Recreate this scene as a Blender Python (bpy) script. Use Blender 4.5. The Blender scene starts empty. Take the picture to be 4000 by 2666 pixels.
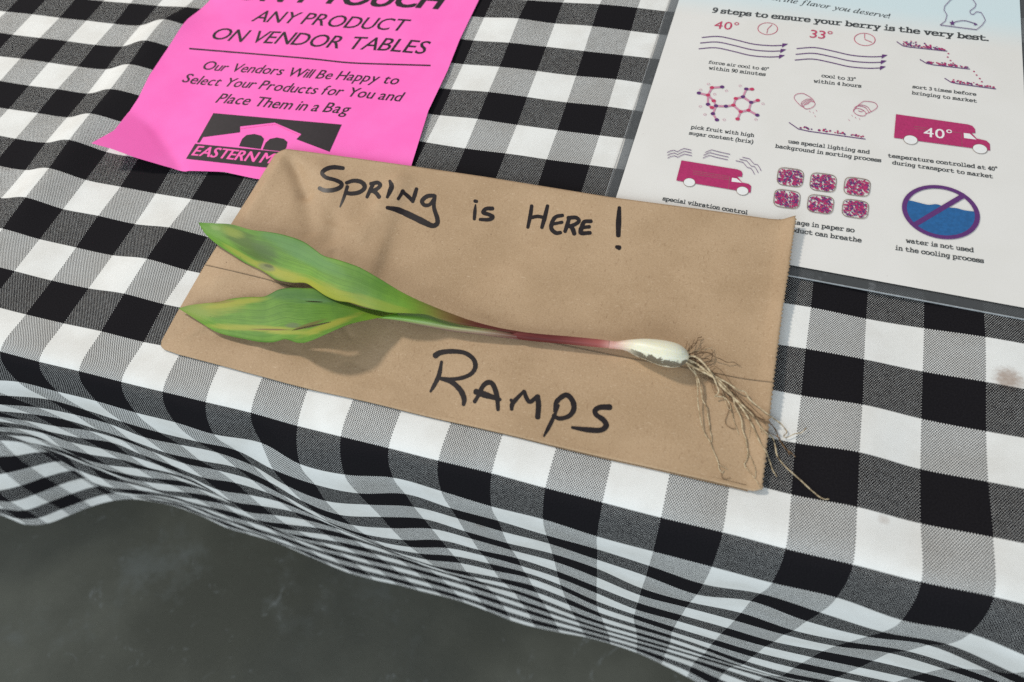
import bpy, bmesh, math, random
import numpy as np
from mathutils import Vector, Matrix
from mathutils.bvhtree import BVHTree
from mathutils.geometry import tessellate_polygon

random.seed(7); rng = np.random.default_rng(7)
S = bpy.context.scene
COL = S.collection

# ------------------------------------------------------------------ camera
FPX = 2950.0                                    # focal length in pixels of the 4000 px wide photograph
CX, CY = 2000.0, 1333.0
RM = np.array([[0.9508685193320223, 0.19528796191111583, -0.24023253500708425],
               [0.2923625357339393, -0.8216789768500091, 0.48925229350708516],
               [-0.10184894131036729, -0.5354495970073416, -0.8384035558262661]])
CAM = np.array([0.10895942680694763, -0.29004880753379964, 0.3198985572554823])
cd = bpy.data.cameras.new('camera'); co = bpy.data.objects.new('camera', cd); COL.objects.link(co)
M = Matrix.Identity(4)
for r in range(3):
    M[r][0] = RM[r, 0]; M[r][1] = -RM[r, 1]; M[r][2] = -RM[r, 2]; M[r][3] = CAM[r]
co.matrix_world = M
cd.sensor_fit = 'HORIZONTAL'; cd.sensor_width = 36.0; cd.lens = FPX * 36.0 / 4000.0
cd.clip_start = 0.01; cd.clip_end = 60
cd.dof.use_dof = True; cd.dof.focus_distance = 0.42; cd.dof.aperture_fstop = 9.0
S.camera = co

# ------------------------------------------------------------------ light: an open market hall, key from the left, open side behind the viewer
W = bpy.data.worlds.new('World'); S.world = W; W.use_nodes = True
bg = W.node_tree.nodes['Background']; bg.inputs[0].default_value = (0.86, 0.94, 1.0, 1); bg.inputs[1].default_value = 0.38
def area(name, loc, target, size, size_y, energy, color, shape='RECTANGLE'):
    l = bpy.data.lights.new(name, 'AREA'); l.shape = shape; l.size = size
    if shape in ('RECTANGLE', 'ELLIPSE'): l.size_y = size_y
    l.energy = energy; l.color = color
    o = bpy.data.objects.new(name, l); COL.objects.link(o); o.location = loc
    d = Vector(target) - Vector(loc); o.rotation_euler = d.to_track_quat('-Z', 'Y').to_euler()
    return o
KEL = math.radians(43); KAZ = math.radians(160)     # direction towards the key lamp
kd = Vector((math.cos(KEL) * math.cos(KAZ), math.cos(KEL) * math.sin(KAZ), math.sin(KEL)))
area('key_lamp', Vector((0, -.05, 0)) + kd * 3.2, (0, -.05, 0), 0.36, 0.36, 66, (1.0, 0.925, 0.815), 'DISK')
area('open_side', (0.2, -3.6, 1.7), (0, -.1, -.1), 4.5, 2.2, 128, (0.82, 0.94, 1.0))
S.view_settings.view_transform = 'Standard'; S.view_settings.look = 'None'
S.view_settings.exposure = 0.02; S.view_settings.gamma = 1.0
S.render.film_transparent = False
try:
    S.cycles.use_denoising = False
except Exception: pass

# ------------------------------------------------------------------ mapping and mesh helpers
def P(px, z=0.0):
    px = np.asarray(px, float).reshape(-1, 2); z = np.broadcast_to(np.asarray(z, float), (len(px),))
    d = np.c_[(px - [CX, CY]) / FPX, np.ones(len(px))] @ RM.T
    t = (z - CAM[2]) / d[:, 2]
    return CAM + d * t[:, None]
def tag(o, label=None, cat=None, group=None, kind=None):
    if label: o['label'] = label
    if cat: o['category'] = cat
    if group: o['group'] = group
    if kind: o['kind'] = kind
    return o
def empty(name, loc):
    o = bpy.data.objects.new(name, None); COL.objects.link(o); o.location = loc; o.empty_display_size = .02
    return o
def mesh_obj(name, verts, faces, mat, parent=None, smooth=True, uv=None, uv2=None):
    me = bpy.data.meshes.new(name)
    me.from_pydata([tuple(map(float, v)) for v in verts], [], [tuple(int(i) for i in f) for f in faces])
    if uv is not None:
        for nm, u in (('UVMap', uv), ('UV2', uv2)):
            if u is None: continue
            l = me.uv_layers.new(name=nm); idx = np.empty(len(me.loops), np.int32); me.loops.foreach_get('vertex_index', idx)
            l.data.foreach_set('uv', np.asarray(u, np.float32)[idx].ravel())
    if smooth: me.polygons.foreach_set('use_smooth', [True] * len(me.polygons))
    me.materials.append(mat); me.update()
    o = bpy.data.objects.new(name, me); COL.objects.link(o)
    if parent is not None:
        o.parent = parent; o.matrix_parent_inverse = Matrix.Translation(-Vector(root_loc(parent)))
    return o
def root_loc(o):
    l = Vector(o.location)
    while o.parent is not None:
        if o.type == 'MESH': return (0, 0, 0)
        o = o.parent
    return l if o.type == 'EMPTY' else (0, 0, 0)
def grid_faces(n, m, flip=False):
    a = np.arange(n * m).reshape(n, m)
    f = np.stack([a[:-1, :-1], a[1:, :-1], a[1:, 1:], a[:-1, 1:]], -1).reshape(-1, 4)
    return f[:, ::-1] if flip else f
def bvh(o):
    me = o.data
    return BVHTree.FromPolygons([v.co[:] for v in me.vertices], [p.vertices[:] for p in me.polygons])
def drop(tree, x, y, default=0.0):
    h = tree.ray_cast(Vector((x, y, 1.0)), Vector((0, 0, -1)))
    return h[0].z if h[0] is not None else default
def on_surface(pxs, tree, z0, eps):
    q = P(pxs, z0)
    for _ in range(3):
        z = np.array([drop(tree, a[0], a[1], z0) for a in q])
        q = P(pxs, z)
    q[:, 2] += eps
    return q
def resample(pts, n):
    p = np.asarray(pts, float); d = np.r_[0, np.cumsum(np.linalg.norm(np.diff(p[:, :2], axis=0), axis=1))]
    t = np.linspace(0, d[-1], n)
    return np.stack([np.interp(t, d, p[:, k]) for k in range(p.shape[1])], 1)
def smooth_curve(pts, per=6, closed=False):
    p = np.asarray(pts, float)
    q = np.vstack([p[-1:], p, p[:2]]) if closed else np.vstack([2 * p[0] - p[1], p, 2 * p[-1] - p[-2]])
    out = []
    for i in range(1, len(q) - 2):
        for k in range(per):
            t = k / per
            a, b, c, d = q[i - 1], q[i], q[i + 1], q[i + 2]
            out.append(.5 * (2 * b + (c - a) * t + (2 * a - 5 * b + 4 * c - d) * t * t + (3 * b - a - 3 * c + d) * t ** 3))
    if not closed: out.append(q[-2])
    return np.array(out)

# ------------------------------------------------------------------ material helpers
def mat(name):
    m = bpy.data.materials.new(name); m.use_nodes = True
    nt = m.node_tree; b = nt.nodes['Principled BSDF']
    return m, nt, b
class NG:
    """small wrapper that makes node chains readable"""
    def __init__(s, nt): s.nt = nt
    def n(s, t, **k):
        x = s.nt.nodes.new(t)
        for a, v in k.items(): setattr(x, a, v)
        return x
    def put(s, sock, v):
        if hasattr(v, 'is_output') or isinstance(v, bpy.types.NodeSocket): s.nt.links.new(v, sock)
        else: sock.default_value = v
    def math(s, op, a, b=None, c=None, clamp=False):
        x = s.n('ShaderNodeMath', operation=op, use_clamp=clamp); s.put(x.inputs[0], a)
        if b is not None: s.put(x.inputs[1], b)
        if c is not None: s.put(x.inputs[2], c)
        return x.outputs[0]
    def mix(s, f, a, b):
        x = s.n('ShaderNodeMix', data_type='RGBA'); s.put(x.inputs[0], f); s.put(x.inputs[6], col(a)); s.put(x.inputs[7], col(b))
        return x.outputs[2]
    def noise(s, vec, scale, detail=3, rough=.55, dist=0.0):
        x = s.n('ShaderNodeTexNoise'); s.put(x.inputs['Scale'], scale); s.put(x.inputs['Detail'], detail)
        s.put(x.inputs['Roughness'], rough); s.put(x.inputs['Distortion'], dist)
        if vec is not None: s.put(x.inputs['Vector'], vec)
        return x.outputs['Fac']
    def ramp(s, f, lo, hi):
        x = s.n('ShaderNodeMapRange'); s.put(x.inputs[0], f); s.put(x.inputs[1], lo); s.put(x.inputs[2], hi); x.interpolation_type = 'SMOOTHSTEP'
        return x.outputs[0]
    def uv(s, name='UVMap'):
        x = s.n('ShaderNodeUVMap'); x.uv_map = name; return x.outputs[0]
    def obj(s): return s.n('ShaderNodeTexCoord').outputs['Object']
    def sep(s, v):
        x = s.n('ShaderNodeSeparateXYZ'); s.put(x.inputs[0], v); return x.outputs
    def mapping(s, v, scale=(1, 1, 1), rot=(0, 0, 0)):
        x = s.n('ShaderNodeMapping'); s.put(x.inputs[0], v); x.inputs['Scale'].default_value = scale; x.inputs['Rotation'].default_value = rot
        return x.outputs[0]
    def bump(s, h, strength, dist):
        x = s.n('ShaderNodeBump'); s.put(x.inputs['Height'], h); x.inputs['Strength'].default_value = strength; x.inputs['Distance'].default_value = dist
        return x.outputs[0]
def col(c):
    return c if isinstance(c, bpy.types.NodeSocket) else (c[0], c[1], c[2], 1.0)

def plain(name, c, rough=.7, var=.12, scale=900.0, coat=0.0, spec=.4):
    m, nt, b = mat(name); g = NG(nt)
    f = g.noise(g.obj(), scale, 4)
    nt.links.new(g.mix(g.ramp(f, .3, .7), [x * (1 - var) for x in c], [min(1, x * (1 + var)) for x in c]), b.inputs['Base Color'])
    b.inputs['Roughness'].default_value = rough; b.inputs['Specular IOR Level'].default_value = spec
    if coat: b.inputs['Coat Weight'].default_value = coat; b.inputs['Coat Roughness'].default_value = .12
    return m

def gingham_material():
    m, nt, b = mat('gingham_cloth'); g = NG(nt)
    u, v, _ = g.sep(g.uv())
    wob = g.math('MULTIPLY', g.math('SUBTRACT', g.noise(g.uv(), 9.0, 2), .5), .03)
    def dark(t):                                     # yarn bands: dark on [even, odd]
        fr = g.math('FLOORED_MODULO', t, 2.0)
        return g.math('LESS_THAN', fr, 1.0)
    N, N2 = 46.0, 34.0
    # thread cells, checkerboard of warp dots on weft
    pu = g.math('MULTIPLY', u, N); pv = g.math('MULTIPLY', v, N2)
    fu, fv = g.math('FLOOR', pu), g.math('FLOOR', pv)
    par = g.math('LESS_THAN', g.math('FLOORED_MODULO', g.math('ADD', fu, fv), 2.0), .5)
    du = g.math('SUBTRACT', g.math('FRACT', pu), .5); dv = g.math('SUBTRACT', g.math('FRACT', pv), .5)
    r2 = g.math('ADD', g.math('MULTIPLY', du, du), g.math('MULTIPLY', dv, dv))
    jit = g.math('MULTIPLY', g.math('SUBTRACT', g.noise(g.uv(), 9.0, 4, .7), .5), .14)
    # each thread takes the colour of its band (threads snap, giving the toothed border)
    tu = g.math('DIVIDE', g.math('ADD', fu, .5), N); tv = g.math('DIVIDE', g.math('ADD', fv, .5), N2)
    warp_dark, weft_dark = dark(tu), dark(tv)
    small = g.math('MULTIPLY', par, g.math('LESS_THAN', r2, g.math('ADD', .068, g.math('MULTIPLY', jit, .7))))          # warp floats on dark weft
    large = g.math('SUBTRACT', 1.0, g.math('MULTIPLY', par, g.math('LESS_THAN', r2, g.math('ADD', .35, jit))))   # warp cover on light weft
    dot = g.math('ADD', g.math('MULTIPLY', weft_dark, small), g.math('MULTIPLY', g.math('SUBTRACT', 1.0, weft_dark), large))
    isd = g.math('ADD', g.math('MULTIPLY', dot, warp_dark), g.math('MULTIPLY', g.math('SUBTRACT', 1.0, dot), weft_dark))
    tone = g.noise(g.uv(), .9, 4)
    white = g.mix(g.ramp(tone, .35, .7), (.80, .79, .77), (.72, .70, .67))
    # small stains and lint
    st = g.ramp(g.noise(g.uv(), 1.7, 5, .7), .70, .80)
    white = g.mix(g.math('MULTIPLY', st, .30), white, (.42, .32, .24))
    for (cu_, cv_, ru_, rv_, sc_) in ((119.36, 107.86, .34, .36, .75), (117.42, 111.1, .14, .12, .3), (113.6, 110.75, .2, .12, .35), (94.1, 98.6, .4, .3, .35), (110.5, 115.1, .16, .1, .5), (96.4, 106.9, .5, .35, .25)):
        ex = g.math('DIVIDE', g.math('SUBTRACT', u, cu_), ru_); ey = g.math('DIVIDE', g.math('SUBTRACT', v, cv_), rv_)
        dd_ = g.math('ADD', g.math('ADD', g.math('MULTIPLY', ex, ex), g.math('MULTIPLY', ey, ey)), g.math('MULTIPLY', g.noise(g.mapping(g.uv(), (9, 16, 1)), 1.0, 4, .8), 1.4))
        white = g.mix(g.math('MULTIPLY', g.ramp(dd_, 1.5, .6), sc_), white, (.30, .19, .13))
    thr = g.noise(g.mapping(g.uv(), (40, 40, 40)), 1.0, 2)
    white = g.mix(g.math('MULTIPLY', g.ramp(thr, .35, .65), .10), white, (.5, .5, .5))
    black = g.mix(g.ramp(thr, .3, .8), (.0085, .0075, .009), (.016, .0145, .017))
    lint = g.ramp(g.noise(g.uv(), 11.0, 2, .5), .80, .84)
    black = g.mix(g.math('MULTIPLY', lint, .25), black, (.35, .33, .32))
    nt.links.new(g.mix(isd, white, black), b.inputs['Base Color'])
    b.inputs['Roughness'].default_value = .9; b.inputs['Specular IOR Level'].default_value = .06
    h = g.math('SUBTRACT', g.math('MULTIPLY', par, .5), r2)
    nt.links.new(g.bump(h, .35, .0004), b.inputs['Normal'])
    return m

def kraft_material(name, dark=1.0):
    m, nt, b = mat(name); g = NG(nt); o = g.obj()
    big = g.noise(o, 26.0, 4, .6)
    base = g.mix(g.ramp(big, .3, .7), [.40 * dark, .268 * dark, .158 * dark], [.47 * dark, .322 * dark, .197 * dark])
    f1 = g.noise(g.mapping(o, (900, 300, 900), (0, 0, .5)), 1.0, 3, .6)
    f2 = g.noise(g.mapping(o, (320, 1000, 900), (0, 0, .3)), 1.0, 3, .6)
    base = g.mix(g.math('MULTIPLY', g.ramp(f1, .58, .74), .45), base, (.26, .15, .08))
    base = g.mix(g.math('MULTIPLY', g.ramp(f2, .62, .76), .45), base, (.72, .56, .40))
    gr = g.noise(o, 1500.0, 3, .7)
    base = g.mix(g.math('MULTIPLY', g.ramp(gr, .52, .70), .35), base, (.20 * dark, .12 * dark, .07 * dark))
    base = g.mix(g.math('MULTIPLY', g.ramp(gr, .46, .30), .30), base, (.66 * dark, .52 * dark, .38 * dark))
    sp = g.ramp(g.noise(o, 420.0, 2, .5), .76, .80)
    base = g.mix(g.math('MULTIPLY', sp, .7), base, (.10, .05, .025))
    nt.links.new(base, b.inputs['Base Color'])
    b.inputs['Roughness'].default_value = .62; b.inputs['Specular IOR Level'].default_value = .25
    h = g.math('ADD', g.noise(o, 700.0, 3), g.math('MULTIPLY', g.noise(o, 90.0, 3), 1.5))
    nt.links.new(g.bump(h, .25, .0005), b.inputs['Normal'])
    return m

def ink_material(name, c, wear, scale=260.0, wcol=None, rough=.6):
    """printed or drawn ink, with small bare flecks where WEAR > 0"""
    m, nt, b = mat(name); g = NG(nt); o = g.obj()
    base = g.mix(g.ramp(g.noise(o, scale, 4, .6), .35, .7), [x * .8 for x in c], [x * 1.25 for x in c])
    if wear:
        base = g.mix(g.math('MULTIPLY', g.ramp(g.noise(o, scale * 2.2, 5, .7), .70, .78), wear), base, wcol)
    nt.links.new(base, b.inputs['Base Color']); b.inputs['Roughness'].default_value = rough
    b.inputs['Specular IOR Level'].default_value = .3
    return m

def leaf_material(name, blobs, tears, grad):
    m, nt, b = mat(name); g = NG(nt)
    p = g.uv('UVMap'); s = g.uv('UV2'); su, sv, _ = g.sep(s)
    x, y, _ = g.sep(p)
    big = g.noise(p, 6.0, 4, .6)
    base = g.mix(g.ramp(big, .3, .72), (.12, .27, .04), (.20, .39, .05))
    base = g.mix(g.ramp(su, grad[0], grad[1]), base, (.22, .42, .012))
    fine = g.noise(g.mapping(s, (1.6, 44, 1)), 1.0, 4, .7)
    base = g.mix(g.math('MULTIPLY', g.ramp(fine, .47, .66), .60), base, (.065, .155, .03))
    base = g.mix(g.math('MULTIPLY', g.ramp(fine, .5, .25), .35), base, (.23, .40, .10))
    warp = g.noise(g.mapping(s, (7, 9, 1)), 1.0, 5, .65)
    for (cx, cy, rx, ry, ang, c, st) in blobs:
        ca, sa = math.cos(ang), math.sin(ang)
        dx, dy = g.math('SUBTRACT', x, cx / 1000), g.math('SUBTRACT', y, cy / 1000)
        ex = g.math('DIVIDE', g.math('ADD', g.math('MULTIPLY', dx, ca), g.math('MULTIPLY', dy, sa)), rx / 1000)
        ey = g.math('DIVIDE', g.math('SUBTRACT', g.math('MULTIPLY', dy, ca), g.math('MULTIPLY', dx, sa)), ry / 1000)
        d = g.math('ADD', g.math('MULTIPLY', ex, ex), g.math('MULTIPLY', ey, ey))
        d = g.math('ADD', d, g.math('MULTIPLY', g.math('SUBTRACT', warp, .5), 2.4))
        base = g.mix(g.math('MULTIPLY', g.ramp(d, 1.5, .0), st), base, c)
    base = g.mix(g.math('MULTIPLY', g.ramp(x, 1.56, 1.76), .8), base, (.24, .13, .055)); base = g.mix(g.ramp(x, 1.66, 1.88), base, (.12, .026, .018))
    spot = g.ramp(g.noise(p, 60.0, 3, .6), .70, .76)
    base = g.mix(g.math('MULTIPLY', spot, .5), base, (.06, .08, .02))
    nt.links.new(base, b.inputs['Base Color'])
    b.inputs['Roughness'].default_value = .48; b.inputs['Specular IOR Level'].default_value = .2
    b.inputs['Subsurface Weight'].default_value = .0
    vein = g.math('SINE', g.math('MULTIPLY', sv, 230.0))
    h = g.math('ADD', g.math('MULTIPLY', vein, .12), g.math('MULTIPLY', g.noise(p, 30.0, 4), 1.4))
    nt.links.new(g.bump(h, .16, .0005), b.inputs['Normal'])
    tr = g.n('ShaderNodeBsdfTranslucent'); nt.links.new(base, tr.inputs[0])
    ms = g.n('ShaderNodeMixShader'); ms.inputs[0].default_value = .2
    nt.links.new(b.outputs[0], ms.inputs[1]); nt.links.new(tr.outputs[0], ms.inputs[2])
    out = nt.nodes['Material Output']; last = ms.outputs[0]
    for (x0, y0, x1, y1, w) in tears:                # slits torn through the blade
        L = math.hypot(x1 - x0, y1 - y0); ang = math.atan2(y1 - y0, x1 - x0); ca, sa = math.cos(ang), math.sin(ang)
        dx, dy = g.math('SUBTRACT', x, (x0 + x1) / 2000), g.math('SUBTRACT', y, (y0 + y1) / 2000)
        ex = g.math('DIVIDE', g.math('ADD', g.math('MULTIPLY', dx, ca), g.math('MULTIPLY', dy, sa)), L / 2000)
        ey = g.math('DIVIDE', g.math('SUBTRACT', g.math('MULTIPLY', dy, ca), g.math('MULTIPLY', dx, sa)), w / 2000)
        d = g.math('ADD', g.math('MULTIPLY', ex, ex), g.math('MULTIPLY', ey, ey))
        d = g.math('ADD', d, g.math('MULTIPLY', g.math('SUBTRACT', g.noise(p, 45.0, 3), .5), .8))
        t = g.n('ShaderNodeBsdfTransparent'); k = g.n('ShaderNodeMixShader')
        nt.links.new(g.math('LESS_THAN', d, 1.0), k.inputs[0]); nt.links.new(last, k.inputs[1]); nt.links.new(t.outputs[0], k.inputs[2]); last = k.outputs[0]
    nt.links.new(last, out.inputs[0])
    return m

# ------------------------------------------------------------------ ground
m, nt, b = mat('concrete'); g = NG(nt); o_ = g.obj()
c = g.mix(g.ramp(g.noise(o_, 3.0, 6, .62), .3, .7), (.082, .079, .060), (.150, .145, .115))
c = g.mix(g.math('MULTIPLY', g.ramp(g.noise(o_, 5.0, 6, .75), .54, .70), .6), c, (.17, .175, .16))
c = g.mix(g.math('MULTIPLY', g.ramp(g.noise(o_, 26.0, 5, .8, 1.0), .60, .68), .55), c, (.24, .245, .235))
c = g.mix(g.math('MULTIPLY', g.ramp(g.noise(o_, 2.2, 3, .5), .48, .62), .45), c, (.045, .047, .040))
c = g.mix(g.math('MULTIPLY', g.ramp(g.noise(o_, 14.0, 6, .7), .62, .80), .6), c, (.035, .036, .032))
nt.links.new(c, b.inputs['Base Color']); b.inputs['Roughness'].default_value = .6
nt.links.new(g.bump(g.noise(o_, 60, 4), .2, .002), b.inputs['Normal'])
fl = mesh_obj('floor', [(-8, -8, -.74), (8, -8, -.74), (8, 8, -.74), (-8, 8, -.74)], [(0, 1, 2, 3)], m, smooth=False)
tag(fl, 'dark worn concrete floor below the table edge', 'floor', kind='structure')

# ------------------------------------------------------------------ table (under the cloth)
steel = plain('grey_table', (.35, .35, .34))
def box(x0, x1, y0, y1, z0, z1):
    v = [(x, y, z) for x in (x0, x1) for y in (y0, y1) for z in (z0, z1)]
    f = [(0, 1, 3, 2), (4, 6, 7, 5), (0, 4, 5, 1), (2, 3, 7, 6), (0, 2, 6, 4), (1, 5, 7, 3)]
    return v, f
tb = empty('folding_table', (-.3, .2, -.74))
tag(tb, 'market table hidden under the black and white checked cloth', 'table')
mesh_obj('tabletop', *box(-1.625, .505, -.168, .60, -.022, -.003), steel, tb, smooth=False)  # left end lengthened, unseen, to keep the key light off the floor
for x in (-1.5, .43):
    for y in (.16, .53):
        mesh_obj('leg', *box(x - .014, x + .014, y - .014, y + .014, -.74, -.022), steel, tb, smooth=False)

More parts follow.
